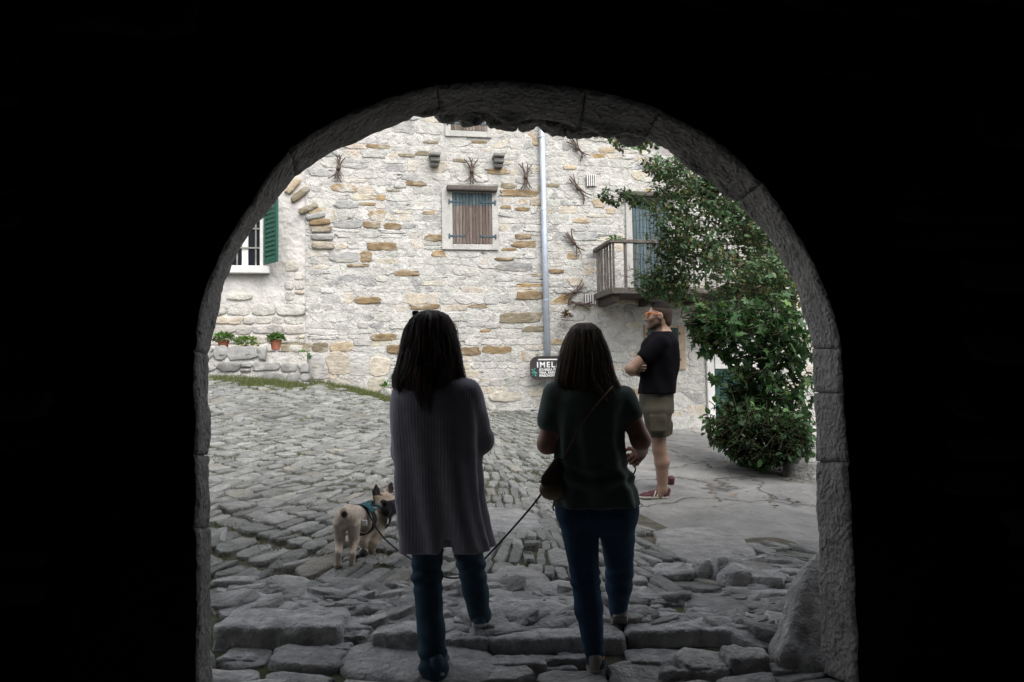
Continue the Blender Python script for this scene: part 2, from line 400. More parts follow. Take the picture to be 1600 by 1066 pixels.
def rockmesh(name, c, half, axes=None, seed=0, p=5.0, amp=.04, n=14, mat='rock', parent=None, fine=.35, origin=None, taper=0.0):
    g = np.linspace(-1, 1, n + 1); g = np.tan(g * math.pi / 4)
    V, Fs, base = [], [], 0
    for ax in range(3):
        for sg in (-1, 1):
            a, b = np.meshgrid(g, g, indexing='ij'); q = np.zeros((n + 1, n + 1, 3))
            q[..., ax] = sg; q[..., (ax + 1) % 3] = a * sg; q[..., (ax + 2) % 3] = b
            V.append(q.reshape(-1, 3)); idx = base + np.arange((n + 1) ** 2).reshape(n + 1, n + 1)
            Fs.append(np.stack([idx[:-1, :-1], idx[1:, :-1], idx[1:, 1:], idx[:-1, 1:]], -1).reshape(-1, 4)); base += (n + 1) ** 2
    V = np.concatenate(V); Fs = np.concatenate(Fs)
    key = np.round(V, 5); _, fi, inv = np.unique(key, axis=0, return_index=True, return_inverse=True)
    V = V[fi]; Fs = inv.reshape(-1)[Fs]
    V = V / (np.sum(np.abs(V) ** p, axis=1, keepdims=True) ** (1 / p))
    half = np.asarray(half, float)
    W = V * half
    if taper: W[:, :2] *= (1 - taper * (W[:, 2:3] / half[2]))
    s = 1.0 / max(half.min() * 2.2, .08)
    nn = V / np.linalg.norm(V, axis=1, keepdims=True)
    W = W + nn * (amp * (fbm(W * s + seed * 3.7, 3, seed)[:, None] + fine * vnoise(W * s * 5 + seed, seed + 5)[:, None]))
    A = np.eye(3) if axes is None else np.array(axes, float)
    return link_mesh(name, mesh_np(name, W @ A + np.asarray(c, float), Fs, None, True), MAT[mat], parent, origin)
# ---------------------------------------------------------------- far house wall
W = 13.4
def WX(px, py=450): p = PY(px, py, W); return p[0]
def WZ(px, py): p = PY(px, py, W); return p[2]
XS = WX(478)                                         # seam between the plastered house and the stone house
OC, OL, GY, CR, GW = (.205, .145, .08), (.205, .175, .12), (.29, .285, .275), (.44, .35, .24), (.43, .42, .4)
SPECIAL = [(544,351,45,13,GY),(581,351,28,11,OC),(613,354,26,12,OC),(639,353,24,9,GY),(679,372,30,11,OC),(597,385,49,14,OC),
 (538,402,46,17,GY),(572,402,20,17,OC),(559,415,34,5,OC),(636,427,39,9,OC),(573,469,41,12,OC),(663,479,47,11,OC),(591,229,37,7,OC),
 (636,243,24,6,OL),(649,287,32,8,OC),(574,319,25,6,OC),(615,298,22,4,OL),(812,302,62,11,OC),(794,291,24,9,OL),(837,316,19,13,CR),
 (818,370,26,9,OC),(824,382,47,11,OC),(795,390,24,5,OC),(788,405,30,6,OC),(803,417,56,14,GY),(828,462,45,14,OC),(811,497,68,17,OL),
 (835,514,34,10,OL),(747,479,28,6,OC),(734,549,34,14,OC),(776,547,47,12,OC),(869,424,24,7,OC),(863,290,22,6,OL),(816,327,22,6,OC),
 (790,324,17,6,OC),(837,221,10,14,CR),(749,222,27,5,OC),(674,222,24,6,OL),(660,240,24,7,OL),(719,251,22,6,OL),(463,543,47,15,OL),
 (500,543,26,15,OL),(601,527,41,12,OC),(617,546,26,14,OC),(534,542,37,15,CR),(495,568,26,33,GW),(528,568,36,34,(.5,.44,.36)),(562,570,32,33,GW),
 (594,572,32,30,(.52,.46,.38)),(540,597,54,14,(.4,.38,.33)),(588,601,28,22,(.42,.39,.32)),(625,290,20,9,GW),(700,495,40,16,GW),(690,520,36,15,GW),
 (745,505,30,13,GW),(715,300,26,10,(.5,.36,.25)),(936,318,20,14,CR),(908,345,24,8,CR),(948,235,26,9,CR),(955,330,18,9,CR),(890,262,20,7,CR),
 (790,620,50,16,(.42,.39,.33)),(845,612,40,14,(.4,.37,.3)),(700,610,46,20,(.45,.42,.37)),(740,622,34,14,(.4,.38,.34))]
def px_rect(a, b, c, d):
    """pixel box -> wall rectangle x0,x1,z0,z1"""
    p, q = PY(a, (b + d) / 2, W), PY(c, (b + d) / 2, W); t, u = PY((a + c) / 2, b, W), PY((a + c) / 2, d, W)
    return [p[0], q[0], u[2], t[2]]
EXW = [px_rect(690, 292, 779, 392), px_rect(694, 150, 768, 216), px_rect(977, 300, 1070, 462), px_rect(1006, 505, 1074, 582), px_rect(1100, 470, 1190, 700)]
def pal(n, r):
    c = np.array([.425, .414, .385])[None] * r.uniform(.82, 1.12, (n, 1)); u = r.random(n)
    c[u < .12] = np.array(GY) * 1.0; c[(u >= .12) & (u < .27)] = (.43, .38, .305); c[(u >= .27) & (u < .31)] = (.3, .21, .11)
    return np.clip(c * (1 + r.normal(0, .012, (n, 3))), 0, .72)
def build_far_house():
    root = empty('stone_house', ((XS + 13) / 2, W, tz(3, W)), 'tall pale rubble stone house with ochre stones across the courtyard', 'house')
    mb = MB(); mb.box(((XS + 14) / 2, W + .4, 3.6), ((14 - XS) / 2, .4, 5.0))
    mb.build('wall', MAT['mortar'], root)
    sp = []; ex = list(EXW)
    for cx, cy, w, h, c in SPECIAL:
        x0, x1, z0, z1 = px_rect(cx - w / 2, cy - h / 2, cx + w / 2, cy + h / 2); sp.append(((x0 + x1) / 2, (z0 + z1) / 2, (x1 - x0) / 2, (z1 - z0) / 2, c)); ex.append([x0, x1, z0, z1])
    hr = lambda z, r: r.uniform(.2, .34) if z < 1.15 else r.uniform(.1, .21)
    S = masonry(XS + .03, 11.5, 0.0, 7.2, ex, hr, (.13, .46), 3)
    dx, dz = wall_wave(S[:, 0], S[:, 1]); n = len(S); r = np.random.default_rng(4)
    near = np.zeros(n)
    for a, b, c, d in ex: near = np.maximum(near, ((S[:, 0] > a - .35) & (S[:, 0] < b + .35) & (S[:, 1] > c - .25) & (S[:, 1] < d + .25)) * .75)
    dx, dz = dx * (1 - near), dz * (1 - near)
    ang = r.normal(0, .03, n)
    U = np.stack([np.cos(ang), 0 * ang, np.sin(ang)], 1); V = np.stack([-np.sin(ang), 0 * ang, np.cos(ang)], 1); NN = np.tile([0, -1.0, 0], (n, 1))
    cent = np.stack([S[:, 0] + dx, np.full(n, W), S[:, 1] + dz], 1)
    ht = r.choice([.001, .003, .007, .013], n, p=[.34, .32, .24, .10])
    P1 = stones(cent, U, V, NN, S[:, 2], S[:, 3], ht, pal(n, r), K=16, pw=6, jit=.13, dome=.1, seed=5, tilt=.03, bev=.010)
    sp2 = np.array([s[:4] for s in sp]); n = len(sp2)
    ang = r.normal(0, .02, n); U = np.stack([np.cos(ang), 0 * ang, np.sin(ang)], 1); V = np.stack([-np.sin(ang), 0 * ang, np.cos(ang)], 1)
    cent = np.stack([sp2[:, 0], np.full(n, W), sp2[:, 1]], 1); cc = np.array([s[4] for s in sp]) * r.uniform(.85, 1.15, (n, 1))
    P2 = stones(cent, U, V, np.tile([0, -1.0, 0], (n, 1)), sp2[:, 2], sp2[:, 3], r.uniform(.006, .02, n), cc, K=14, pw=5, jit=.08, seed=6, tilt=.03, bev=.012)
    arc = [(469,304,40,36,13,OL),(482,326,24,34,12,OL),(493,338,14,32,11,GY),(500,348,6,34,11,OC),(502,359,3,34,11,OC),(503,371,0,36,11,GY),(505,384,-2,36,14,(.33,.29,.23)),(458,291,52,32,12,(.4,.32,.22))]
    c2, u2, v2, a2, b2, k2 = [], [], [], [], [], []
    for cx, cy, an, w, h, c in arc:
        p = PY(cx, cy, W); an = math.radians(an); sc = np.linalg.norm(PY(cx + 1, cy, W) - p)
        c2.append((p[0], W - .012, p[2])); u2.append((math.cos(an), 0, math.sin(an))); v2.append((-math.sin(an), 0, math.cos(an))); a2.append(w * sc / 2 * .97); b2.append(h * sc / 2 * .93); k2.append(c)
    P3 = stones(c2, u2, v2, np.tile([0, -1.0, 0], (len(arc), 1)), a2, b2, np.full(len(arc), .04), k2, K=14, pw=6, jit=.05, seed=7)
    n1 = [sum(len(f) for f in P[1] if f.shape[1] == k) for P in (P1,) for k in (4, 3)]; PA = joinm([P1, P2, P3]); me = mesh_np('rubble', *PA)
    mi = np.ones(len(me.polygons), dtype=np.int32); n4 = sum(len(f) for f in PA[1] if f.shape[1] == 4); mi[:n1[0]] = 0; mi[n4:n4 + n1[1]] = 0
    me.materials.append(MAT['wallstone']); me.materials.append(MAT['ochrestone']); me.polygons.foreach_set('material_index', mi); link_mesh('rubble_facing', me, None, root)
    mb = MB(); mb.box(((XS + 14) / 2, W + .2, 8.72), ((14 - XS) / 2, .75, .12)); mb.build('roof', MAT['roof'], root)
    return root
def plank_leaf(mb, x0, x1, z0, z1, y, n, r, paint_from=None):
    w = (x1 - x0) / n
    for i in range(n):
        s = r.uniform(.75, 1.3); c = np.array([.125, .096, .082]) * s
        if r.random() < .3: c = np.array([.17, .14, .12]) * s
        a, b = x0 + i * w + .004, x0 + (i + 1) * w - .004; dy = r.uniform(-.003, .003)
        if paint_from is None: mb.box(((a + b) / 2, y + dy, (z0 + z1) / 2), ((b - a) / 2, .012, (z1 - z0) / 2), bev=.003, col=c)
        else:
            zp = paint_from + r.uniform(-.015, .015)
            mb.box(((a + b) / 2, y + dy, (z0 + zp) / 2), ((b - a) / 2, .012, (zp - z0) / 2), bev=.002, col=c)
            pc = np.array([.08, .115, .125]) * r.uniform(.8, 1.2)
            mb.box(((a + b) / 2, y + dy, (z1 + zp) / 2), ((b - a) / 2, .0125, (z1 - zp) / 2), bev=.002, col=pc)
def window_shuttered(label, rect, surround, strap_z, painted, lintel=None, planks=5, straps=True, seed=1, cols=None):
    """rect: shutter px box; surround: px box"""
    r = np.random.default_rng(seed)
    x0, x1, z0, z1 = px_rect(*rect); a0, a1, c0, c1 = px_rect(*surround); xm = (x0 + x1) / 2; y = W - .03
    root = empty('shuttered_window', (xm, W, c0), label, 'window')
    mb = MB(); t = .022
    for A in ((a0, x0 - .003, c0, c1), (x1 + .003, a1, c0, c1), (x0 - .003, x1 + .003, c0, z0 - .003), (x0 - .003, x1 + .003, z1 + .003, c1)):
        if A[1] - A[0] > .01 and A[3] - A[2] > .01:
            mb.box(((A[0] + A[1]) / 2, W - t, (A[2] + A[3]) / 2), ((A[1] - A[0]) / 2, t, (A[3] - A[2]) / 2), bev=.006)
    mb.build('surround', MAT['surround'], root)
    for s in (0, 1):
        mb = MB(); L0, L1 = (x0, xm - .004) if s == 0 else (xm + .004, x1)
        plank_leaf(mb, L0, L1, z0, z1, y - .005, planks, r, painted)
        if cols is not None: mb.c = [tuple(np.array(cols) * r.uniform(.85, 1.15)) for _ in mb.v]
        lf = mb.build('shutter', MAT['wood_brown'], root, cols=True)
        if straps:
            for zz in strap_z:
                m2 = MB(); h0, h1 = (L0 - .06, L0 + .2) if s == 0 else (L1 - .2, L1 + .06)
                m2.box(((h0 + h1) / 2, y - .022, zz), ((h1 - h0) / 2, .004, .014), bev=.002)
                e = h0 if s == 0 else h1
                m2.box((e, y - .022, zz), (.012, .012, .04), bev=.003)
                tp = L0 + .2 if s == 0 else L1 - .2
                m2.box((tp, y - .022, zz + .012), (.012, .004, .02), bev=.002)
                m2.build('hinge_strap', MAT['iron_blue'], lf)
    if lintel:
        l0, l1, k0, k1 = px_rect(*lintel); mb = MB()
        mb.box(((l0 + l1) / 2, W - .09, (k0 + k1) / 2), ((l1 - l0) / 2, .09, (k1 - k0) / 2), bev=.012, jit=.004); mb.build('lintel', MAT['lintel'], root)
    return root
def build_windows():
    z = lambda py: WZ(738, py)
    window_shuttered('closed brown plank shutters with blue painted tops under dark lintel, middle of stone wall', (707, 303, 768, 382), (690, 299, 778, 391), (z(317), z(370)), z(322.5), (697, 293.5, 776, 301), 6, seed=2)
    window_shuttered('upper shuttered window cut off by the arch top, blue hinge straps', (704, 140, 760, 205.5), (695, 130, 767, 215), (z(195), z(150)), None, None, 6, seed=3)
    window_shuttered('blue green shuttered balcony opening half behind the climbing rose', (988, 312, 1042, 455), (978, 308, 1052, 462), (z(330), z(430)), WZ(1010, 318), (974, 303, 1056, 310), 5, seed=5, straps=False, cols=(.085, .12, .13))
    # low window behind the man
    a = px_rect(1012, 513, 1059, 571); root = empty('shuttered_window', ((a[0] + a[1]) / 2, W, a[2]), 'low dark green shuttered window behind the standing man', 'window')
    b = px_rect(1007, 509, 1070, 578); mb = MB()
    for A in ((b[0], a[0] - .003, b[2], b[3]), (a[1] + .003, b[1], b[2], b[3]), (a[0], a[1], b[2], a[2] - .003), (a[0], a[1], a[3] + .003, b[3])):
        mb.box(((A[0] + A[1]) / 2, W - .018, (A[2] + A[3]) / 2), (max(.004, (A[1] - A[0]) / 2), .018, max(.004, (A[3] - A[2]) / 2)), bev=.004)
    mb.build('surround', MAT['orange_stone'], root)
    mid = (a[0] + a[1]) / 2
    for l0, l1 in ((a[0], mid - .004), (mid + .004, a[1])):
        mb = MB()
        for k in range(4):
            w = (l1 - l0) / 4; mb.box((l0 + (k + .5) * w, W - .035, (a[2] + a[3]) / 2), (w / 2 - .003, .012, (a[3] - a[2]) / 2), bev=.003)
        lf = mb.build('shutter', MAT['dark_green'], root)
        for f in (.15, .85):
            m2 = MB(); e = l1 if l1 > mid + .1 else l0
            m2.box((e, W - .055, a[2] + f * (a[3] - a[2])), (.035, .012, .022), bev=.004); m2.build('hinge', MAT['lintel'], lf)
    # doorway
    a = px_rect(1115, 505, 1172, 678); zb = tz((a[0] + a[1]) / 2, W - .1) - .02; a[2] = zb
    root = empty('green_door', ((a[0] + a[1]) / 2, W, zb), 'dark green louvred door with pale glazed band behind the shrubs', 'door')
    mb = MB(); p0 = px_rect(1103, 505, 1114, 678)
    for x0, x1 in ((p0[0], a[0] - .003), (a[1] + .003, a[1] + .13)): mb.box(((x0 + x1) / 2, W - .03, (zb + a[3]) / 2), ((x1 - x0) / 2, .03, (a[3] - zb) / 2), bev=.01)
    mb.box(((p0[0] + a[1] + .13) / 2, W - .032, a[3] + .07), ((a[1] + .13 - p0[0]) / 2, .032, .067), bev=.01); mb.build('frame', MAT['white_plaster'], root)
    zt, zl = WZ(1140, 537), WZ(1140, 577)
    mb = MB(); mb.box(((a[0] + a[1]) / 2, W - .012, (zb + a[3]) / 2), ((a[1] - a[0]) / 2, .01, (a[3] - zb) / 2))
    for x in (a[0] + .05, (a[0] + a[1]) / 2, a[1] - .05): mb.box((x, W - .03, (zb + zl) / 2), (.045, .015, (zl - zb) / 2), bev=.004)
    zz = zb + .1
    while zz < zl - .03:
        mb.box(((a[0] + a[1]) / 2, W - .028, zz), ((a[1] - a[0]) / 2 - .05, .006, .022), axes=[(1, 0, 0), (0, .8, .6), (0, -.6, .8)]); zz += .055
    mb.build('louvred_leaf', MAT['dark_green'], root)
    mb = MB(); mb.box(((a[0] + a[1]) / 2, W - .03, (zt + zl) / 2), ((a[1] - a[0]) / 2 - .02, .01, (zt - zl) / 2 - .01), bev=.003); mb.build('glazed_band', MAT['white_plaster'], root)
    mb = MB(); mb.box(((a[0] + a[1]) / 2, W - .04, zt + .02), ((a[1] - a[0]) / 2, .02, .03), bev=.004); mb.build('transom', MAT['dark_green'], root)
def build_left_house():
    root = empty('plastered_house', (XS - 2, W, tz(XS - 2, W)), 'left hand house with patchy pale plaster over exposed rubble', 'house')
    mb = MB(); mb.box(((XS - 8) / 2, W + .42, 3.6), ((XS + 8) / 2, .4, 5.0)); mb.build('wall', MAT['plaster'], root)
    zt = WZ(400, 495)
    win = px_rect(352, 300, 420, 432)
    S = masonry(-4.5, XS - .02, .6, zt + .03, [], (.1, .22), (.18, .5), 21)
    S2 = masonry(XS - .34, XS - .02, zt - .1, WZ(470, 395), [], (.12, .22), (.14, .3), 22)
    S3 = masonry(-4.5, XS - .05, WZ(400, 470), WZ(400, 440), [], (.1, .16), (.2, .5), 23)
    r = np.random.default_rng(24); S3 = S3[r.random(len(S3)) < .12]; S2 = S2[r.random(len(S2)) < .6]
    S = np.concatenate([S, S2, S3]); n = len(S); dx, dz = wall_wave(S[:, 0], S[:, 1])
    c = np.stack([S[:, 0] + dx * .4, np.full(n, W + .02), S[:, 1] + dz * .4], 1)
    cc = pal(n, r) * np.array([1.0, .97, .92])
    link_mesh('rubble_base', mesh_np('r', *stones(c, np.tile([1., 0, 0], (n, 1)), np.tile([0, 0, 1.], (n, 1)), np.tile([0, -1., 0], (n, 1)), S[:, 2], S[:, 3], r.uniform(.008, .035, n), cc, K=14, pw=4.5, jit=.07, seed=25, tilt=.04)), MAT['wallstone'], root)
    # window with grille and one green shutter folded open
    a = px_rect(352, 310, 410, 416)
    y = W + .02
    wr = empty('barred_window', ((a[0] + a[1]) / 2, W, a[2]), 'barred window with white frame beside the open green shutter', 'window')
    mb = MB(); mb.box(((a[0] + a[1]) / 2, y - .004, (a[2] + a[3]) / 2), ((a[1] - a[0]) / 2, .006, (a[3] - a[2]) / 2)); mb.build('pane', MAT['glass'], wr)
    mb = MB()
    for x0, x1, z0, z1 in ((a[1] - .035, a[1] + .015, a[2], a[3] + .05), (a[0] - .05, a[0], a[2], a[3] + .05), (a[0], a[1] - .035, a[3], a[3] + .05)):
        mb.box(((x0 + x1) / 2, y - .03, (z0 + z1) / 2), ((x1 - x0) / 2, .03, (z1 - z0) / 2), bev=.004)
    p = px_rect(378, 388, 388, 416); mb.box(((p[0] + p[1]) / 2, y - .02, (a[2] + a[3]) / 2), ((p[1] - p[0]) / 2, .012, (a[3] - a[2]) / 2 - .002), bev=.003)
    mb.build('frame', MAT['white_plaster'], wr)
    mb = MB()
    for px in (371, 400): x = WX(px, 390); mb.box((x, y - .04, (a[2] + a[3]) / 2), (.012, .006, (a[3] - a[2]) / 2))
    for py in (330, 358, 388): mb.box(((a[0] + a[1]) / 2, y - .05, WZ(395, py)), ((a[1] - a[0]) / 2, .005, .012))
    mb.build('grille', MAT['grey_stone'], wr)
    s = px_rect(345, 416.5, 422, 428); mb = MB(); mb.box(((s[0] + s[1]) / 2, W - .05, (s[2] + s[3]) / 2), ((s[1] - s[0]) / 2, .07, (s[3] - s[2]) / 2), bev=.006); mb.build('sill', MAT['white_plaster'], wr)
    h = PY(414, 414, W - .05); e = PD(433, 411.5, (h - CAM) @ FWD - .30); u = unit((e - h) * np.array([1, 1, 0])); wd = np.linalg.norm((e - h)[:2]); nn = np.cross(u, ZU)
    z0 = h[2]; z1 = WZ(414, 318)
    sr = empty('window_shutter', (h[0], h[1], z0), 'open green louvred shutter standing out from the plastered wall', 'shutter')
    mb = MB(); c = h + u * wd / 2; cz = (z0 + z1) / 2
    for f in (.03, .97): mb.box((h[0] + u[0] * wd * f, h[1] + u[1] * wd * f, cz), (.025, .018, (z1 - z0) / 2), axes=[u, nn, ZU], bev=.003)
    for zz in (z0 + .03, z1 - .03): mb.box((c[0], c[1], zz), (wd / 2 - .03, .016, .03), axes=[u, nn, ZU], bev=.003)
    mb.build('frame', MAT['green_paint'], sr)
    mb = MB(); k = 12
    for i in range(k):
        zz = z0 + .06 + (z1 - z0 - .12) * (i + .5) / k; hh = (z1 - z0 - .12) / k / 2
        mb.box((c[0], c[1], zz), (wd / 2 - .03, .008, hh * 1.05), axes=[u, unit(nn + ZU * .3), unit(ZU - nn * .3)], bev=.002)
    mb.build('louvres', MAT['green_paint'], sr)
def build_terrace():
    # low dry stone bench wall in front of the plastered house, with the pots
    p = PD(484, 590, 12.35); x1 = p[0]; y0 = W - .75; zt = PD(420, 548, 12.3)[2]
    root = empty('terrace_wall', (x1 - 1.3, y0, tz(x1 - 1.3, y0)), 'low dry stone terrace wall carrying the flower pots', 'wall')
    mb = MB(); mb.box((x1 - 2.02, y0 + .33, zt - .75), (1.98, .3, .72)); mb.build('core', MAT['mortar'], root)
    zs = PD(470, 566, 12.3)[2]
    S = masonry(x1 - 4, x1, zt - 1.2, zt - .03, [[x1 - .62, x1 + 1, zs, zt + 1]], (.12, .24), (.16, .42), 31); n = len(S); r = np.random.default_rng(32)
    c = np.stack([S[:, 0], np.full(n, y0 + .04), S[:, 1]], 1); dx, dz = wall_wave(S[:, 0] * 2, S[:, 1] * 2); c[:, 2] += dz * .6
    cc = np.array([.25, .247, .235]) * r.uniform(.75, 1.3, (n, 1))
    P1 = stones(c, np.tile([1., 0, 0], (n, 1)), np.tile([0, 0, 1.], (n, 1)), np.tile([0, -1., 0], (n, 1)), S[:, 2], S[:, 3], r.uniform(.03, .07, n), cc, K=16, pw=6, jit=.09, seed=33, tilt=.08, bev=.016, bottom=.1)
    link_mesh('stone_facing', mesh_np('s', *P1), MAT['rock2'], root)
    n = 9; xs = np.linspace(x1 - 3.8, x1 - .85, n); c = np.stack([xs, np.full(n, y0 + .3), np.full(n, zt - .03)], 1)
    P2 = stones(c, np.tile([1., 0, 0], (n, 1)), np.tile([0, 1., 0], (n, 1)), np.tile([0, 0, 1.], (n, 1)), np.full(n, .185), np.full(n, .3), r.uniform(.03, .06, n), np.tile([.26, .255, .245], (n, 1)), K=14, pw=6, jit=.06, seed=34)
    link_mesh('coping', mesh_np('c', *P2), MAT['rock2'], root)
    return zt + .02, y0
MAT['rock2'] = M('grey_wall_stone', (.35, .345, .33), attr=True, amt=.28, scale=8, bump=.6, bscale=26, col2=(.36, .35, .33), c2scale=3, c2lo=.52, c2hi=.66)
# ---------------------------------------------------------------- wall fittings
def build_fittings():
    bundles = [((533, 243), (525, 283), .5, 'twig bundle hanging highest left on stone wall, beside the arch edge'),
        ((737, 247), (737, 288), .7, 'twig bundle hanging between the two stone corbels above the lintel'),
        ((821, 255), (822, 298), .6, 'twig bundle hanging upright just left of the drainpipe'),
        ((890, 216), (914, 248), .6, 'slanting twig bundle highest on the wall right of the drainpipe'),
        ((889, 278), (919, 312), .5, 'slanting twig bundle touching the rusty stone beside the upper slotted vent'),
        ((884, 363), (909, 396), .6, 'slanting twig bundle left of the balcony railing top'),
        ((883, 468), (915, 444), .5, 'twig bundle rising to the right above the lowest bundle near balcony base'),
        ((888, 471), (925, 479), .45, 'nearly level twig bundle lowest on the wall under another bundle')]
    for i, (a, b, fan, lab) in enumerate(bundles):
        r = np.random.default_rng(50 + i); A, B = PY(*a, W - .06), PY(*b, W - .06); c = (A + B) / 2; ax = unit(B - A); L = np.linalg.norm(B - A) / 2
        sd = np.cross(ax, [0, 1.0, 0]); root = empty('twig_bundle', (c[0], W, min(A[2], B[2])), lab, 'twig bundle', 'twig bundles hung on the stone wall')
        mb = MB(); k = 4
        for j in range(k):
            f0, f1 = (j - (k - 1) / 2) / ((k - 1) / 2) * fan * .75 + r.normal(0, .07), -(j - (k - 1) / 2) / ((k - 1) / 2) * fan * .75 + r.normal(0, .07)
            l0, l1 = L * r.uniform(.85, 1.05), L * r.uniform(.85, 1.05); y0 = np.array([0, r.uniform(-.03, .02), 0])
            s0 = sd * r.normal(0, .012)
            pts = smooth_path([c - ax * l0 + sd * f0 * l0 * 1.1 + y0, c - ax * l0 * .55 + sd * f0 * l0 * .35 + s0, c + s0 * .6 + y0 * .3, c + ax * l1 * .55 + sd * f1 * l1 * .35 + s0, c + ax * l1 + sd * f1 * l1 * 1.1 + y0], 4)
            rr = np.interp(np.linspace(0, 1, len(pts)), [0, .5, 1], [.009, .015, .008]); mb.tube(pts, rr, 5)
            for q in range(1):
                t = r.integers(2, len(pts) - 2); e = pts[t] + (ax * (1 if t > len(pts) / 2 else -1) * .9 + sd * r.normal(0, .9)) * .1; mb.tube([pts[t], (pts[t] + e) / 2 + y0 * .3, e], [.008, .006, .004], 4)
        mb.build('twigs', MAT['twig'], root, smooth=True)
        m2 = MB(); m2.tube([c - ax * .035, c + ax * .035], .036, 8); m2.build('binding', MAT['twig'], root, smooth=True)
    for (x0, y0, x1, y1), lab in (((915, 275, 931, 292), 'upper slotted vent in the wall beside a slanting twig bundle'), ((912, 461, 931, 476), 'lower slotted vent in the wall beside the balcony base')):
        a = px_rect(x0, y0, x1, y1); root = empty('wall_vent', ((a[0] + a[1]) / 2, W, a[2]), lab, 'vent', 'slotted wall vents')
        mb = MB(); mb.box(((a[0] + a[1]) / 2, W - .028, (a[2] + a[3]) / 2), ((a[1] - a[0]) / 2, .008, (a[3] - a[2]) / 2)); mb.build('opening', MAT['lintel'], root)
        mb = MB(); n = 5
        for k in range(n): mb.box((a[0] + (k + .5) * (a[1] - a[0]) / n, W - .045, (a[2] + a[3]) / 2 + RND.uniform(-.01, .01)), (.011, .012, (a[3] - a[2]) / 2 + .006), bev=.004)
        mb.build('bars', MAT['white_plaster'], root)
    for (x0, y0, x1, y1), lab in (((671, 244, 686, 262), 'small grey stone corbel, left one above the shuttered window'), ((770, 245, 785, 264), 'small grey stone corbel, right one nearer the drainpipe')):
        a = px_rect(x0, y0, x1, y1); cx = (a[0] + a[1]) / 2; mb = MB(); h = a[3] - a[2]
        mb.box((cx, W - .13, a[3] - h * .14), ((a[1] - a[0]) / 2 + .015, .13, h * .14), bev=.012, jit=.004)
        mb.box((cx, W - .10, a[3] - h * .5), ((a[1] - a[0]) / 2, .10, h * .2), bev=.015, jit=.004)
        mb.box((cx, W - .07, a[2] + h * .15), ((a[1] - a[0]) / 2 - .01, .07, h * .14), bev=.02, jit=.004)
        tag(mb.build('stone_corbel', MAT['grey_stone'], None), lab, 'corbel', 'stone corbels')
    # drainpipe
    t, b = PY(845.5, 185, W - .09), PY(857, 600, W - .09); xp = t[0]; xb = b[0]
    root = empty('drainpipe', (xb, W - .09, b[2]), 'straight zinc drainpipe running down the stone house wall', 'drainpipe')
    mb = MB(); mb.tube([(xp, W - .09, 8.4), (xp + (xb - xp) * .5, W - .09, (t[2] + b[2]) / 2), (xb, W - .09, b[2] - .25)], .052, 16); mb.build('pipe', MAT['zinc'], root, smooth=True)
    for py in (217, 330, 470):
        z = WZ(850, py); x = np.interp(z, [b[2], t[2]], [xb, xp]); mb = MB(); mb.tube([(x, W - .09, z - .012), (x, W - .09, z + .012)], .058, 16)
        mb.box((x, W - .03, z), (.012, .03, .01)); mb.build('bracket', MAT['zinc'], root)
    # sign board
    a, c = PY(828, 557, W - .2), PY(935, 595, W - .2); d = PY(828, 595, W - .2)
    x0, x1, z0, z1 = a[0], a[0] + (c[0] - a[0]), d[2] + .005, a[2]; cx, cz = (x0 + x1) / 2, (z0 + z1) / 2; yy = W - .2
    root = empty('shop_sign', (cx, yy, z0), 'dark rounded IMELA board hung in front of the drainpipe', 'sign')
    def rounded(hx, hz, rad, n=6):
        out = []
        for (sx, sz, a0) in ((1, 1, 0), (-1, 1, 90), (-1, -1, 180), (1, -1, 270)):
            for k in range(n + 1):
                an = math.radians(a0 + 90 * k / n); out.append((sx * (hx - rad) + rad * math.cos(an), sz * (hz - rad) + rad * math.sin(an)))
        return out
    def slab(mb, hx, hz, rad, yf, yb):
        o = rounded(hx, hz, rad); n = len(o); V = [(cx + u, yf, cz + v) for u, v in o] + [(cx + u, yb, cz + v) for u, v in o]
        mb.add(V, [tuple(range(n)), tuple(range(2 * n - 1, n - 1, -1))] + [(i, i + n, (i + 1) % n + n, (i + 1) % n) for i in range(n)])
    hx, hz = (x1 - x0) / 2, (z1 - z0) / 2
    mb = MB(); slab(mb, hx, hz, .13, yy, yy + .03); mb.build('board', MAT['sign'], root)
    mb = MB(); o, q = rounded(hx, hz, .13), rounded(hx - .02, hz - .02, .11); n = len(o)
    V = [(cx + u, yy - .008, cz + v) for u, v in o] + [(cx + u, yy - .008, cz + v) for u, v in q] + [(cx + u, yy + .002, cz + v) for u, v in o] + [(cx + u, yy + .002, cz + v) for u, v in q]
    Fs = []
    for i in range(n):
        j = (i + 1) % n; Fs += [(i, i + n, j + n, j), (i, j, j + 2 * n, i + 2 * n), (i + n, i + 3 * n, j + 3 * n, j + n)]
    mb.add(V, Fs); mb.build('rim', MAT['wood_dark'], root)
    mb = MB(); mb.box((xb, W - .13, cz), (.03, .05, .02)); mb.build('bracket', MAT['lintel'], root)
    sc = np.linalg.norm(PY(851, 575, yy) - PY(850, 575, yy)); xl = PY(828, 575, yy)[0]
    zpx = lambda py: PY(850, py, yy)[2]
    mb = MB(); mb.box((xl + 60 * sc, yy - .004, zpx(562)), (47 * sc, .003, .9 * sc)); mb.build('line', MAT['sign_white'], root)
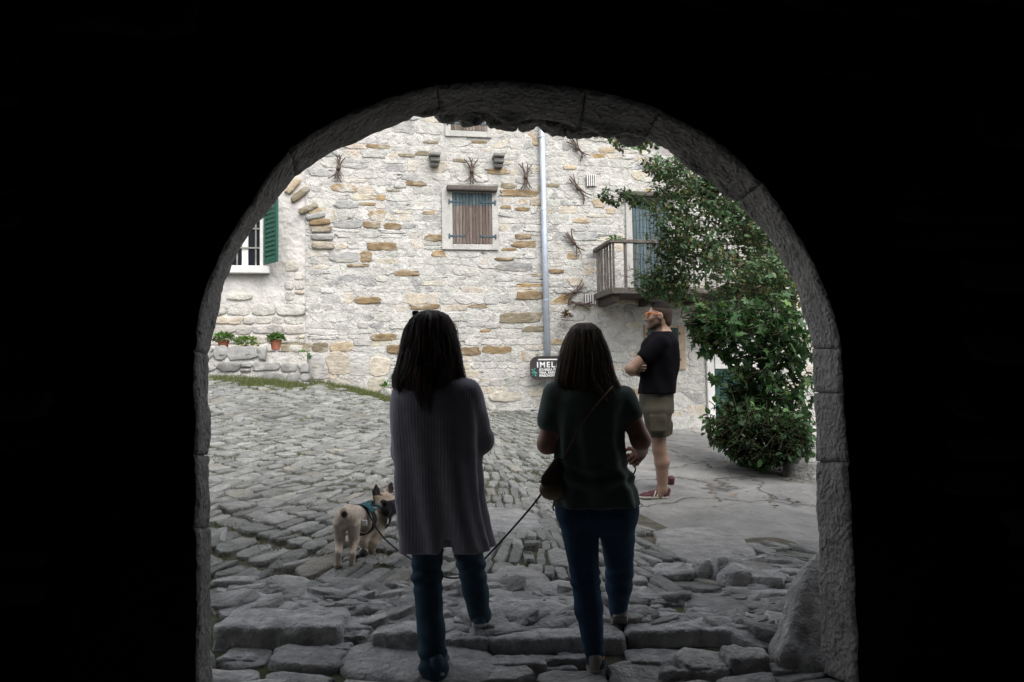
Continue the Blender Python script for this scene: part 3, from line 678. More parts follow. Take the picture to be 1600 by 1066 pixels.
    def text(s, px, ybase, hpx, name, mat, sx=1.0, sp=1.0):
        cu = bpy.data.curves.new('t', 'FONT'); cu.body = s; cu.size = hpx * sc / .69; cu.extrude = .002; cu.space_character = sp; cu.offset = .0022 if hpx < 5 else .004
        o = bpy.data.objects.new('t', cu); COL.objects.link(o); o.matrix_world = Matrix.Translation((PY(px, 575, yy)[0], yy - .005, zpx(ybase))) @ Matrix.Rotation(math.pi / 2, 4, 'X') @ Matrix.Diagonal((sx, 1, 1, 1))
        bpy.context.view_layer.update(); me = bpy.data.meshes.new_from_object(o.evaluated_get(bpy.context.evaluated_depsgraph_get())); me.transform(o.matrix_world)
        bpy.data.objects.remove(o); me.materials.clear(); link_mesh(name, me, MAT[mat], root)
    text('IMELA', 838.5, 574, 8, 'shop_name', 'sign_white', 1.0, 1.28)
    for s, yb in (('ISTARSKA BISKA', 579.5), ('VINA, RAKIJE, TARTUFI', 584), ('MASLINOVA ULJA', 588.5)): text(s, 842.5, yb, 3.4, 'small_lettering', 'sign_white', .88, 1.1)
    mb = MB()
    for (u0, v0, u1, v1, w) in ((832, 587, 836, 577, .5), (832.5, 577, 838, 589, .5), (834, 581, 839, 584, 1.3), (833, 580, 830.5, 577, 1.2), (835, 578, 836, 575.5, 1.1), (836, 585, 839, 582, 1.3), (835.5, 586, 838, 588.5, 1.4), (833, 582, 830.5, 583, 1.0)):
        A, B = PY(u0, v0, yy), PY(u1, v1, yy); A[1] = B[1] = yy - .003; mb.tube([A, (A + B) / 2, B], [.3 * w * sc, w * sc, .3 * w * sc], 6, flat=1.0)
    mb.build('sprig_emblem', MAT['sign_teal'], root)
def build_balcony():
    x0 = WX(932, 460); x1 = x0 + 3.1; yb, yf = W - .02, W - .92
    zf = PY(955, 455, yf)[2]; zt = PY(955, 377, yf)[2]
    root = empty('timber_balcony', ((x0 + x1) / 2, (yb + yf) / 2, zf - .2), 'weathered grey timber balcony with slatted railing', 'balcony')
    mb = MB(); n = 8
    for k in range(n):
        y = yf + (k + .5) * (yb - yf) / n; mb.box(((x0 + x1) / 2, y, zf - .03), ((x1 - x0) / 2 + .04, (yb - yf) / n / 2 - .004, .022), bev=.004)
    mb.build('floor_boards', MAT['wood_dark'], root)
    for k in range(5):
        mb = MB(); x = x0 + .08 + k * (x1 - x0 - .16) / 4; mb.box((x, (yb + yf) / 2 + .02, zf - .115), (.055, (yb - yf) / 2, .06), bev=.008); mb.build('joist', MAT['wood_dark'], root)
    mb = MB(); mb.box(((x0 + x1) / 2, yf - .03, zf + .005), ((x1 - x0) / 2 + .02, .028, .05), bev=.006); mb.build('fascia', MAT['wood_grey'], root)
    mb = MB(); mb.box((x0 - .03, (yb + yf) / 2, zf + .005), (.028, (yb - yf) / 2 - .002, .05), bev=.006); mb.build('fascia', MAT['wood_grey'], root)
    mb = MB(); mb.box(((x0 + x1) / 2, yf, zt), ((x1 - x0) / 2 + .03, .045, .028), bev=.006); mb.build('handrail', MAT['wood_grey'], root)
    mb = MB(); mb.box((x0, (yb + yf) / 2 + .045, zt), (.045, (yb - yf) / 2 - .002, .028), bev=.006); mb.build('handrail', MAT['wood_grey'], root)
    pts = [(x0, yf + (k + .5) * (yb - yf) / 6) for k in range(6)] + [(x0 + .03 + k * .2, yf) for k in range(16)]
    for x, y in pts:
        mb = MB(); mb.box((x + RND.uniform(-.006, .006), y, (zf + zt) / 2), (.018, .011, (zt - zf) / 2 - .01), bev=.003, axes=[(1, 0, RND.uniform(-.01, .01)), (0, 1, 0), (0, 0, 1)]); mb.build('baluster', MAT['wood_grey'], root)
# ---------------------------------------------------------------- gatehouse with the arch
D0, T0 = 3.1, .28
FE = [(313,1090),(311,825),(310,711),(309,548),(322,470),(345,405),(395,325),(455,240),(540,187),(610,160),(683,139),(760,132),(822,134),(915,145),(972,158),(1030,178),(1110,222),(1187,290),(1250,382),(1290,465),(1310,545),(1314,614),(1322,722),(1330,880),(1338,1075)]
BE = [(334,1090),(331,825),(330,711),(331,556),(346,472),(371,404),(412,340),(465,281),(548,228),(612,203),(690,182),(760,187),(822,193),(905,203),(955,212),(1005,222),(1068,262),(1150,318),(1208,390),(1243,465),(1265,545),(1268,614),(1270,722),(1276,880),(1281,1050)]
JO = [0, 1, 2, 3, 7, 10, 13, 15, 17, 20, 21, 22, 24]
def build_gatehouse():
    root = empty('gatehouse', (.7, D0, 0), 'dark stone gate passage whose round arch frames the courtyard', 'gatehouse')
    fw = [PY(*p, D0) for p in FE]; bw = [PY(*p, D0 + T0) for p in BE]
    cen = np.array([(fw[3][0] + fw[20][0]) / 2, 0, (fw[3][2] + fw[20][2]) / 2])
    sub = 10
    F, B = np.array(smooth_path(fw, sub)), np.array(smooth_path(bw, sub))
    tan = np.gradient(F, axis=0); out = np.stack([-tan[:, 2], 0 * tan[:, 0], tan[:, 0]], 1); out /= np.linalg.norm(out, axis=1, keepdims=True)
    out[0], out[-1] = (-1, 0, 0), (1, 0, 0)
    m = 15; tt = np.linspace(0, 1, m)
    for j in range(len(JO) - 1):
        a, b = JO[j] * sub, JO[j + 1] * sub; ns = int(max(14, np.linalg.norm(np.diff(F[a:b + 1], axis=0), axis=1).sum() / .016))
        L = np.concatenate([[0], np.cumsum(np.linalg.norm(np.diff(F[a:b + 1], axis=0), axis=1))]); g = .0022 / L[-1]
        q = np.linspace(g, 1 - g, ns) * L[-1]; ip = lambda A: np.stack([np.interp(q, L, A[a:b + 1, k]) for k in range(3)], 1)
        f, k, o = ip(F), ip(B), ip(out)
        G = f[:, None] * (1 - tt[None, :, None]) + k[:, None] * tt[None, :, None]
        s = q / L[-1]; edge = np.minimum(s, 1 - s) * L[-1]; ed = np.minimum(tt, 1 - tt) * T0
        ch = .007 * np.exp(-edge / .008)[:, None] + .012 * np.exp(-ed / .01)[None]
        rag = (.5 + 1.4 * (np.abs(f[:, 0] - .9) < .75) * (f[:, 2] > 2)) 
        nz = -.005 * fbm(G * 7 + j * 3.1, 3, 40 + j) - .006 * np.abs(fbm(G * np.array([30, 30, 22]) + j, 2, 60 + j)) + .004
        nz = nz - (.018 * rag)[:, None] * vnoise(G * 9 + 1.7, 90) * (tt[None] > .75)
        G = G + o[:, None] * (ch + nz + .004 * vnoise(np.array([[j * 5.5, 0, 0]]), 3))[..., None]
        n1 = ns; oF, oB = f + o * .36, k + o * .36; oB[:, 1] = D0 + T0 + .004; oF[:, 1] = D0 - .006
        V = np.concatenate([G, oB[:, None], oF[:, None]], 1); mm = m + 2
        idx = np.arange(n1 * mm).reshape(n1, mm); Q = []
        for c in range(mm):
            c2 = (c + 1) % mm; Q.append(np.stack([idx[:-1, c], idx[:-1, c2], idx[1:, c2], idx[1:, c]], -1))
        faces = np.concatenate(Q).tolist(); faces += [idx[0].tolist()[::-1], idx[-1].tolist()]
        me = mesh_np('b', V.reshape(-1, 3), faces, None, False)
        sm = np.zeros(len(me.polygons), dtype=bool); sm[:(n1 - 1) * (m - 1)] = True; me.polygons.foreach_set('use_smooth', sm); me.materials.append(MAT['jamb']); me.materials.append(MAT['shade_mortar']); mi = np.zeros(len(me.polygons), dtype=np.int32); mi[(n1 - 1) * (mm - 1):(n1 - 1) * mm] = 1; me.polygons.foreach_set('material_index', mi)  # second slot: front faces get a darker colour standing in for shade
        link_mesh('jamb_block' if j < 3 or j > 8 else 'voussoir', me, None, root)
    fi, bi = F + out * .022, np.array(B) + out * .022; fo, bo = F + out * .37, np.array(B) + out * .37; fi[:, 1] = fo[:, 1] = D0 + .02; bi[:, 1] = bo[:, 1] = D0 + T0 - .02
    st4 = np.stack([fi, bi, bo, fo], 1); nn = len(F); ix = np.arange(nn * 4).reshape(nn, 4); q = [np.stack([ix[:-1, c], ix[:-1, (c + 1) % 4], ix[1:, (c + 1) % 4], ix[1:, c]], -1) for c in range(4)]
    link_mesh('ring_mortar', mesh_np('rm', st4.reshape(-1, 3), np.concatenate(q), None, False), MAT['rock'], root)
    # rough rubble hanging behind the crown of the ring
    r = np.random.default_rng(77)
    for px, py, w in ((706, 178, 30), (742, 181, 34), (785, 186, 30), (832, 190, 26), (868, 194, 34), (910, 199, 30), (948, 203, 28), (985, 212, 30)):
        c = PY(px, py, D0 + T0 + .1); s = np.linalg.norm(PY(px + 1, py, D0 + T0 + .1) - c)
        rockmesh('rubble_stone', c + ZU * .02, (w * s * .8, .09, .05), seed=int(px), amp=.03, p=3, n=12, mat='jamb', parent=root)
    xl, xr = F[0, 0] - .30, F[-1, 0] + .30
    P = F + out * .30; xs = np.linspace(xl, xr, 60); up = P[(P[:, 2] > cen[2] - .1)]
    od = np.argsort(up[:, 0]); zl = np.interp(xs, up[od, 0], up[od, 2]); ztop = 4.5
    mb = MB(); Y0, Y1 = D0, D0 + T0
    for a, b in ((-6.5, xl), (xr, 9.0)): mb.box(((a + b) / 2, (Y0 + Y1) / 2, ztop / 2 - .75), ((b - a) / 2, T0 / 2, ztop / 2 + .75))
    n = len(xs); V = [(x, Y0, z) for x, z in zip(xs, zl)] + [(x, Y0, ztop) for x in xs] + [(x, Y1, z) for x, z in zip(xs, zl)] + [(x, Y1, ztop) for x in xs]; Fs = []
    for i in range(n - 1):
        Fs += [(i, i + 1, n + i + 1, n + i), (2 * n + i, 3 * n + i, 3 * n + i + 1, 2 * n + i + 1), (i, 2 * n + i, 2 * n + i + 1, i + 1), (n + i, n + i + 1, 3 * n + i + 1, 3 * n + i)]
    mb.add(V, Fs); mb.build('arch_wall', MAT['shade_mortar'], root)
    mb = MB(); xa, xb, zc = -3.1, 5.3, 4.1
    for c, h in (((xa - .2, 0, 1.8), (.2, 3.1, 2.7)), ((xb + .2, 0, 1.8), (.2, 3.1, 2.7)), (((xa + xb) / 2, -3.3, 1.8), ((xb - xa) / 2 + .4, .2, 2.7))): mb.box(c, h)
    mb.build('passage_wall', MAT['shade_mortar'], root)
    mb = MB(); mb.box(((xa + xb) / 2, -.1, zc + .22), ((xb - xa) / 2 + .6, 3.19, .2)); mb.build('ceiling', MAT['shade_mortar'], root)
    mb = MB(); mb.box((1.2, -.2, ztop + .12), (8.0, 4.0, .1)); mb.build('roof', MAT['roof'], root)
    # masonry on the inner face of the arch wall
    S = masonry(-3.0, 5.2, .0, 4.0, [], (.2, .36), (.3, .7), 71, gap=.01); keep = []
    for x, z, hu, hv in S:
        e = np.array([[x + i * hu, z + k * hv] for i in (-1, 0, 1) for k in (-1, 0, 1)])
        i = [np.argmin((P[:, 0] - q[0]) ** 2 + (P[:, 2] - q[1]) ** 2) for q in e]
        inside = [(q - F[k][[0, 2]]) @ out[k][[0, 2]] for q, k in zip(e, i)]
        keep.append(min(inside) > .37)
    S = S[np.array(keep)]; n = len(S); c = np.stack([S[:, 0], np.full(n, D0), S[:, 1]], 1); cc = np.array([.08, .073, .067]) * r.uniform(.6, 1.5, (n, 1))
    link_mesh('inner_facing', mesh_np('i', *stones(c, np.tile([1., 0, 0], (n, 1)), np.tile([0, 0, 1.], (n, 1)), np.tile([0, -1., 0], (n, 1)), S[:, 2], S[:, 3], r.uniform(.015, .04, n), cc, K=14, pw=5, jit=.06, seed=72, tilt=.03)), MAT['shade_stone'], root)
# ---------------------------------------------------------------- ground, cobbles, pavement
def in_poly(x, y, poly):
    x, y = np.asarray(x, float), np.asarray(y, float); ins = np.zeros(x.shape, bool); n = len(poly)
    for i in range(n):
        x1, y1 = poly[i]; x2, y2 = poly[(i + 1) % n]
        c = ((y1 > y) != (y2 > y)) & (x < (x2 - x1) * (y - y1) / (y2 - y1 + 1e-12) + x1); ins ^= c
    return ins
FLATPX = [(872,644),(900,690),(948,780),(1000,818),(1050,858),(1120,866),(1200,842),(1290,872)]
FLAT = [ground_hit(*p)[:2] for p in FLATPX] + [np.array([6.0, 3.6]), np.array([11.5, 3.6]), np.array([11.5, 13.6]), np.array([WX(880), 13.6])]
def fdepth(x, y): return x * F0[0] + y * F0[1]
def tgrad(x, y):
    e = .1; return (terr(x + e, y) - terr(x - e, y)) / (2 * e), (terr(x, y + e) - terr(x, y - e)) / (2 * e)
def on_ground(x, y, ang):
    gx, gy = tgrad(x, y); n = np.stack([-gx, -gy, np.ones_like(gx)], 1); n /= np.linalg.norm(n, axis=1, keepdims=True)
    u = np.stack([np.cos(ang), np.sin(ang), gx * np.cos(ang) + gy * np.sin(ang)], 1); u /= np.linalg.norm(u, axis=1, keepdims=True)
    return u, np.cross(n, u), n
def build_ground():
    xs = np.concatenate([[-90, -40, -15, -9], np.linspace(-6, 12, 181), [16, 30, 50, 90]]); ys = np.concatenate([[-60, -30, -10, -5], np.linspace(-3.2, 15, 183), [18, 30, 60, 120]])
    X, Y = np.meshgrid(xs, ys, indexing='ij'); Z = terr(X.ravel(), Y.ravel()).reshape(X.shape) - .012
    Z = Z + .012 * vnoise(np.stack([X * 3, Y * 3, X * 0], -1), 4)
    idx = np.arange(X.size).reshape(X.shape)
    Q = np.stack([idx[:-1, :-1], idx[1:, :-1], idx[1:, 1:], idx[:-1, 1:]], -1).reshape(-1, 4)
    o = link_mesh('ground', mesh_np('g', np.stack([X.ravel(), Y.ravel(), Z.ravel()], 1), Q), MAT['earth'], None, (0, 0, 0)); tag(o, None, None, None, 'structure')
    # cobbles: long narrow stones set in wavering rows
    r = np.random.default_rng(101); be = math.radians(9); out = []
    rr = -6.0
    while rr < 22:
        L = r.uniform(.22, .40); s = -5.0 + r.uniform(0, .2)
        while s < 6.5:
            w = r.uniform(.048, .095) * (1 if r.random() > .14 else 1.8); out.append((s + w / 2, rr + L / 2, w / 2, L / 2 * r.uniform(.86, 1.0))); s += w
        rr += L
    O = np.array(out); x0 = O[:, 0]
    bet = lambda x: np.radians(np.interp(x, [-2.5, -.5, .5, 1.1, 1.9, 3.5], [34, 38, 22, 8, -24, -30]))
    gx = np.linspace(-8, 8, 800); hx = np.concatenate([[0], np.cumsum(np.tan(bet(gx))[:-1] * (gx[1] - gx[0]))])
    x = x0 + .10 * vnoise(np.stack([x0 * 1.5, O[:, 1] * 1.5, x0 * 0 + 4], -1), 14); q = O[:, 1] + .16 * vnoise(np.stack([x0 * .9, O[:, 1] * .9, x0 * 0], -1), 12)
    y = q - np.interp(x, gx, hx) + 1.0; be = bet(x)
    fd = fdepth(x, y); k = (fd > 4.42) & (y < W - .1) & (x > -4.4) & (x < 6.5) & ~in_poly(x, y, FLAT)
    for cx, cy, a in BIGS: k &= np.hypot((x - cx), (y - cy)) > a
    gx1, gx2 = PY(485, 590, 12.5)[0], PY(640, 625, 13.2)[0]; wb = np.where(x < gx1, 12.6, 13.25); k &= ~((x < gx2) & (x > -1.9) & (y > wb - .45 - .35 * vnoise(np.stack([x * 1.7, y * 1.7, x * 0], -1), 51)))
    x, y, be, O = x[k], y[k], be[k], O[k].copy(); n = len(x); O[:, 2] /= np.cos(be); O[:, 3] *= np.cos(be) * 1.02
    ang = -be + r.normal(0, .07, n); u, v, nn = on_ground(x, y, ang)
    z = terr(x, y); cnt = np.stack([x, y, z], 1)
    tone = .5 + .5 * vnoise(np.stack([x * .6, y * .6, x * 0], -1), 22)
    col = np.array([.19, .194, .182]) * (r.uniform(.72, 1.3, (n, 1)) * (.85 + .3 * tone[:, None])); u2 = r.random(n); col[u2 < .06] *= (1.06, 1.0, .93)
    P = stones(cnt, u, v, nn, O[:, 2] * .97, O[:, 3] * .98, np.clip(r.normal(.015, .008, n), .002, .04), col, K=14, pw=5.5, jit=.1, dome=.05, seed=102, tilt=.08, bev=.008, bottom=.07)
    return P
BIGS = []
def near_stones():
    """irregular flags of the passage floor and around the step"""
    r = np.random.default_rng(111); out = []
    y = 1.0
    while y < 3.9:
        L = r.uniform(.10, .26); x = -2.4 + r.uniform(0, .3)
        while x < 4.6:
            w = r.uniform(.2, .6); out.append((x + w / 2, y + L / 2, w / 2 * .96, L / 2 * .92)); x += w
        y += L
    O = np.array(out); X = O[:, 0] * F0[1] + O[:, 1] * F0[0]; Y = -O[:, 0] * F0[0] + O[:, 1] * F0[1]     # rows across the camera's walk
    X = X + .05 * vnoise(np.stack([X * 2, Y * 2, X * 0], -1), 3); Y = Y + .08 * vnoise(np.stack([X * 2, Y * 2, X * 0 + 7], -1), 3)
    fd = fdepth(X, Y); k = (fd < 3.98) & (X > -3) & (X < 5)
    for cx, cy, a in BIGS: k &= np.hypot(X - cx, Y - cy) > a * .8
    X, Y, O = X[k], Y[k], O[k]; n = len(X); u, v, nn = on_ground(X, Y, np.full(n, -YAW) + r.normal(0, .08, n))
    col = np.array([.36, .355, .34]) * r.uniform(.65, 1.25, (n, 1))
    P1 = stones(np.stack([X, Y, terr(X, Y)], 1), u, v, nn, O[:, 2], O[:, 3], r.uniform(.008, .04, n), col, K=16, pw=6, jit=.08, seed=112, tilt=.06, bev=.018, bottom=.08)
    # small rubble between the step and the cobbles
    N = 900; c = r.uniform(-1.6, 3.9, N); d = r.uniform(4.12, 4.75, N) + .12 * np.sin(c * 3)
    d = np.where(c > 1.3, d + r.uniform(0, .75, N), d); X = c * F0[1] + d * F0[0]; Y = -c * F0[0] + d * F0[1]
    k = ~in_poly(X, Y, FLAT) & ((fdepth(X, Y) < 4.6) | (c > 1.3))
    for cx, cy, a in BIGS: k &= np.hypot(X - cx, Y - cy) > a * .75
    X, Y = X[k], Y[k]; n = len(X); an = r.normal(0, .35, n) - YAW; sz = r.gamma(2.5, .03, n) + .03
    u, v, nn = on_ground(X, Y, an); col = np.array([.3, .297, .285]) * r.uniform(.6, 1.3, (n, 1))
    P2 = stones(np.stack([X, Y, terr(X, Y) - .01], 1), u, v, nn, sz, sz * r.uniform(.35, .6, n), r.uniform(.015, .05, n), col, K=12, pw=4, jit=.14, seed=113, tilt=.15, bev=.03, bottom=.06)
    return P1, P2
BIGPX = [(815, 930, 108, 58, 4.45, .03, (.27, .265, .255), .05), (1120, 950, 96, 34, 4.5, .03, (.22, .217, .21), .1), (1100, 856, 150, 44, 5.55, .025, (.26, .255, .245), .02),
         (790, 815, 110, 26, 5.9, .02, (.25, .25, .245), .1), (655, 1045, 250, 46, 3.68, .03, (.35, .345, .33), 0.0), (1180, 900, 90, 26, 5.0, .03, (.22, .215, .2), -.2)]
def build_paving():
    big = []
    for px, py, w, h, d, ht, col, an in BIGPX:
        p = ground_hit(px, py); dd = (p - CAM) @ FWD; mm = dd / FPX; hy = 602 - (px - 800) * .0157
        dep = dd * (py - hy) * (1 / (py - h / 2 - hy) - 1 / (py + h / 2 - hy)); big.append((p, w * mm / 2, dep / 2, ht, col, an))
        BIGS.append((p[0], p[1], min(w * mm / 2, dep / 2) * 1.05 if dep < w * mm * 2 else w * mm / 2))
    P0 = build_ground(); P1, P2 = near_stones()
    x = np.array([b[0][0] for b in big]); y = np.array([b[0][1] for b in big]); u, v, nn = on_ground(x, y, np.array([b[5] for b in big]) - YAW)
    P3 = stones(np.stack([x, y, terr(x, y)], 1), u, v, nn, [b[1] for b in big], [b[2] for b in big], [b[3] for b in big], [b[4] for b in big], K=20, pw=2.8, jit=.06, dome=.05, seed=121, tilt=.01, bev=.05, bottom=.1)
    o = link_mesh('cobbled_pavement', mesh_np('c', *joinm([P0, P1, P2, P3])), MAT['cobble'], None, (0, 0, 0)); tag(o, kind='structure')
    # worn flat rock pavement on the right
    st = .045; xs = np.arange(.8, 11.5, st); ys = np.arange(3.6, 13.6, st); X, Y = np.meshgrid(xs, ys, indexing='ij')
    J = .12 * vnoise(np.stack([X * 2.2, Y * 2.2, X * 0], -1), 31) + .05 * vnoise(np.stack([X * 8, Y * 8, X * 0], -1), 32)
    ins = in_poly(X + J, Y + J * .8, FLAT)
    Z = terr(X.ravel(), Y.ravel()).reshape(X.shape) + .022 + .032 * fbm(np.stack([X * 1.3, Y * 1.3, X * 0], -1), 3, 33) + .004 * vnoise(np.stack([X * 9, Y * 9, X * 0], -1), 34)
    # edge drops into the ground
    e = ins.astype(float)
    for _ in range(10): e = (e + np.roll(e, 1, 0) + np.roll(e, -1, 0) + np.roll(e, 1, 1) + np.roll(e, -1, 1)) / 5
    Z = Z - .08 * np.clip((.97 - e) / .45, 0, 1)
    idx = np.arange(X.size).reshape(X.shape); q = ins[:-1, :-1] & ins[1:, :-1] & ins[1:, 1:] & ins[:-1, 1:]
    Q = np.stack([idx[:-1, :-1][q], idx[1:, :-1][q], idx[1:, 1:][q], idx[:-1, 1:][q]], -1)
    used = np.unique(Q); mp = np.zeros(X.size, int); mp[used] = np.arange(len(used)); V = np.stack([X.ravel(), Y.ravel(), Z.ravel()], 1)[used]
    mt = MAT['slab']; nt = mt.node_tree; N, L = nt.nodes, nt.links; bs = N['Principled BSDF']
    tc = N.new('ShaderNodeTexCoord'); nz = N.new('ShaderNodeTexNoise'); nz.inputs['Scale'].default_value = 1.2; nz.inputs['Detail'].default_value = 5
    L.new(tc.outputs['Object'], nz.inputs['Vector']); ad = N.new('ShaderNodeVectorMath'); ad.operation = 'MULTIPLY_ADD'
    ad.inputs[1].default_value = (1.3, 1.3, 0); L.new(nz.outputs['Color'], ad.inputs[0]); L.new(tc.outputs['Object'], ad.inputs[2])
    vo = N.new('ShaderNodeTexVoronoi'); vo.feature = 'DISTANCE_TO_EDGE'; vo.inputs['Scale'].default_value = .75; L.new(ad.outputs[0], vo.inputs['Vector'])
    mr = N.new('ShaderNodeMapRange'); mr.inputs[1].default_value = .0; mr.inputs[2].default_value = .022; L.new(vo.outputs['Distance'], mr.inputs[0])
    b = N.new('ShaderNodeBump'); b.inputs['Strength'].default_value = .9; b.inputs['Distance'].default_value = .025; L.new(mr.outputs[0], b.inputs['Height'])
    L.new(bs.inputs['Normal'].links[0].from_socket, b.inputs['Normal']); L.new(b.outputs['Normal'], bs.inputs['Normal'])
    m2 = N.new('ShaderNodeMapRange'); m2.inputs[1].default_value = 0; m2.inputs[2].default_value = .012; m2.inputs[3].default_value = .35; L.new(vo.outputs['Distance'], m2.inputs[0])
    mu = N.new('ShaderNodeVectorMath'); mu.operation = 'SCALE'; L.new(bs.inputs['Base Color'].links[0].from_socket, mu.inputs[0]); L.new(m2.outputs[0], mu.inputs['Scale']); L.new(mu.outputs[0], bs.inputs['Base Color'])
    o = link_mesh('flat_rock_pavement', mesh_np('f', V, mp[Q]), mt, None, (0, 0, 0)); tag(o, kind='structure')
# ---------------------------------------------------------------- step stones and loose stones
AX = [R0, F0, ZU]
def hline(px): return 602 - (px - 800) * .0157
def step(name, x0, x1, ytop, yfront, ybot, label, cat, seed, amp=.03, p=6, group=None, d=None, mat='rock', fine=.35, taper=.0, yaw=0.0, n=16):
    xm = (x0 + x1) / 2
    if d is None: q = ground_hit(xm, ybot); d = (q - CAM) @ FWD
    mm = d / FPX; zt = PD(xm, yfront, d)[2]; zb = PD(xm, ybot, d)[2] - .06; db = d * (yfront - hline(xm)) / (ytop - hline(xm)); w = (x1 - x0) * mm
    dep = max(db - d, .04); f = PD(xm, yfront, d); c = np.array([f[0], f[1], (zt + zb) / 2]) + F0 * dep / 2
    a = AX
    if yaw: cs, sn = math.cos(yaw), math.sin(yaw); a = [R0 * cs + F0 * sn, F0 * cs - R0 * sn, ZU]
    o = rockmesh(name, c, (w / 2, dep / 2, (zt - zb) / 2), a, seed, p + 5, amp * .8, n + 6, mat, fine=fine, taper=taper)
    return tag(o, label, cat, group)
def build_steps():
    S = [(328, 530, 950, 978, 1015, 'long rough kerb block at the left jamb, dark front face', .03),
         (576, 656, 970, 988, 1022, 'rounded step block just left of the cardigan woman\'s leg', .022),
         (654, 762, 985, 998, 1026, 'step block between the cardigan woman\'s legs', .02),
         (756, 978, 975, 997, 1024, 'widest smooth pale step block between the two women', .015),
         (976, 1152, 964, 985, 1013, 'pale step block right of the green shirt woman\'s feet', .02),
         (1146, 1218, 970, 980, 1002, 'small pointed step block beside the leaning guard stone', .02),
         (528, 574, 985, 992, 1016, 'small squat block wedged right of the long kerb block', .02)]
    for i, (a, b, c, d, e, l, am) in enumerate(S): step('step_block', a, b, c, d, e, l, 'step stone', 200 + i, amp=am, group='stone blocks of the gate step', p=5)
    L = [(375, 490, 922, 934, 944, 'upper long curved kerbstone left of the slim straight kerbstone', .012, .06), (398, 484, 939, 946, 955, 'short kerbstone lying below the curved one', .01, .03),
         (493, 606, 936, 943, 956, 'slim straight dark kerbstone below the dog', .006, -.02), (326, 396, 899, 907, 922, 'dark kerbstone touching the left jamb', .012, -.05),
         (530, 640, 958, 968, 978, 'thin layered kerbstone behind the rounded step block', .01, -.03), (375, 452, 953, 957, 966, 'thin flat kerbstone behind the long kerb block', .008, 0),
         (600, 660, 942, 952, 962, 'flat pale kerbstone left of the cardigan woman\'s standing leg', .012, .05), (965, 1012, 900, 908, 922, 'short rounded kerbstone right of the green shirt woman\'s raised foot', .012, .1),
         (960, 1030, 925, 934, 946, 'low smooth kerbstone behind the pale step block on the right', .012, .0)]
    for i, (a, b, c, d, e, l, am, yw) in enumerate(L): step('kerbstone', a, b, c, d, e, l, 'kerbstone', 230 + i, amp=am, group='thin kerbstones behind the step', p=5, yaw=yw, n=12)
    Lo = [(762, 856, 1022, 1036, 1052, 'flat front paving stone below the widest step block', .015), (850, 916, 1019, 1030, 1042, 'twin lumped paving stone by the green shirt woman\'s heel', .02),
          (800, 902, 1038, 1046, 1056, 'narrow paving stone lowest in the middle of the threshold', .012), (984, 1102, 1012, 1032, 1052, 'broad tilted paving stone right of the beige shoe', .018),
          (1142, 1208, 1005, 1026, 1060, 'round knobbly boulder stone near the right jamb', .03), (1030, 1140, 1034, 1048, 1064, 'rough paving stone in front of the boulder stone', .03),
          (420, 512, 1026, 1036, 1048, 'thin floor flag left of the big flat floor slab', .012), (470, 545, 1005, 1014, 1030, 'dark wedge stone under the end of the long kerb block', .02),
          (335, 400, 1022, 1030, 1048, 'floor flag in the corner by the left jamb', .012), (512, 530, 1022, 1027, 1036, 'small loose stone above the big flat floor slab', .01)]
    for i, (a, b, c, d, e, l, am) in enumerate(Lo): step('floor_stone', a, b, c, d, e, l, 'paving stone', 260 + i, amp=am, p=4, group='loose stones of the threshold floor')
    o = step('threshold_kerb', 1208, 1312, 1030, 1046, 1066, 'smooth light kerb stone at the foot of the right jamb', 'kerbstone', 290, amp=.012, p=6)
    # leaning guard stone at the right jamb
    b = PD(1250, 1035, 3.74); t = PD(1279, 862, 3.96); ax3 = unit(t - b); sx = unit(R0 - ax3 * (R0 @ ax3)); sy = np.cross(ax3, sx); Lh = np.linalg.norm(t - b) / 2
    o = rockmesh('guard_stone', (b + t) / 2 - ax3 * .03, (.105, .11, Lh + .04), [sx, sy, ax3], 301, 5, .03, 24, 'rock', taper=.62, fine=.3); tag(o, 'tall rough guard stone leaning on the right jamb', 'guard stone')
    g = ground_hit(1250, 750); o = rockmesh('planter_rock', g + ZU * .08 + R0 * .05, (.2, .14, .16), AX, 305, 5, .03, 12, 'rock'); tag(o, 'pale block of rock under the shrubs by the right jamb', 'rock')
    # broken stones set on edge right of the step
    for i, (px, py, w, h, an, l) in enumerate([(1108, 905, .1, .11, .3, 'grey stone on edge, left of three upright ones'), (1127, 908, .055, .15, .5, 'narrow grey stone on edge, middle of three upright ones'), (1150, 914, .1, .1, -.2, 'squat grey stone on edge, right of three upright ones'),
                                            (1066, 897, .2, .05, .3, 'long flat stone sloping down beside the upright ones'), (1190, 905, .17, .05, -.3, 'flat broken stone behind the leaning guard stone')]):
        g = ground_hit(px, py); a = [R0 * math.cos(an) + F0 * math.sin(an), F0 * math.cos(an) - R0 * math.sin(an), ZU]
        tag(rockmesh('broken_stone', g + ZU * h * .25, (w, .06 if h > w else .12, h * .8), a, 310 + i, 3.5, .02, 10, 'rock'), l, 'stone', 'broken stones right of the step')
    # paper scrap
    g = ground_hit(347, 850); mb = MB(); mb.add([g + R0 * -.02 + ZU * .012, g + R0 * .02 + ZU * .02, g + R0 * .025 + F0 * .02 + ZU * .1, g - R0 * .01 + F0 * .02 + ZU * .07, g + ZU * .05 + F0 * .04], [(0, 1, 2, 3), (0, 3, 4)])
    o = mb.build('paper_scrap', MAT['paper']); sm = o.modifiers.new('t', 'SOLIDIFY'); sm.thickness = .002; tag(o, 'crumpled scrap of white paper on the cobbles by the left jamb', 'litter')
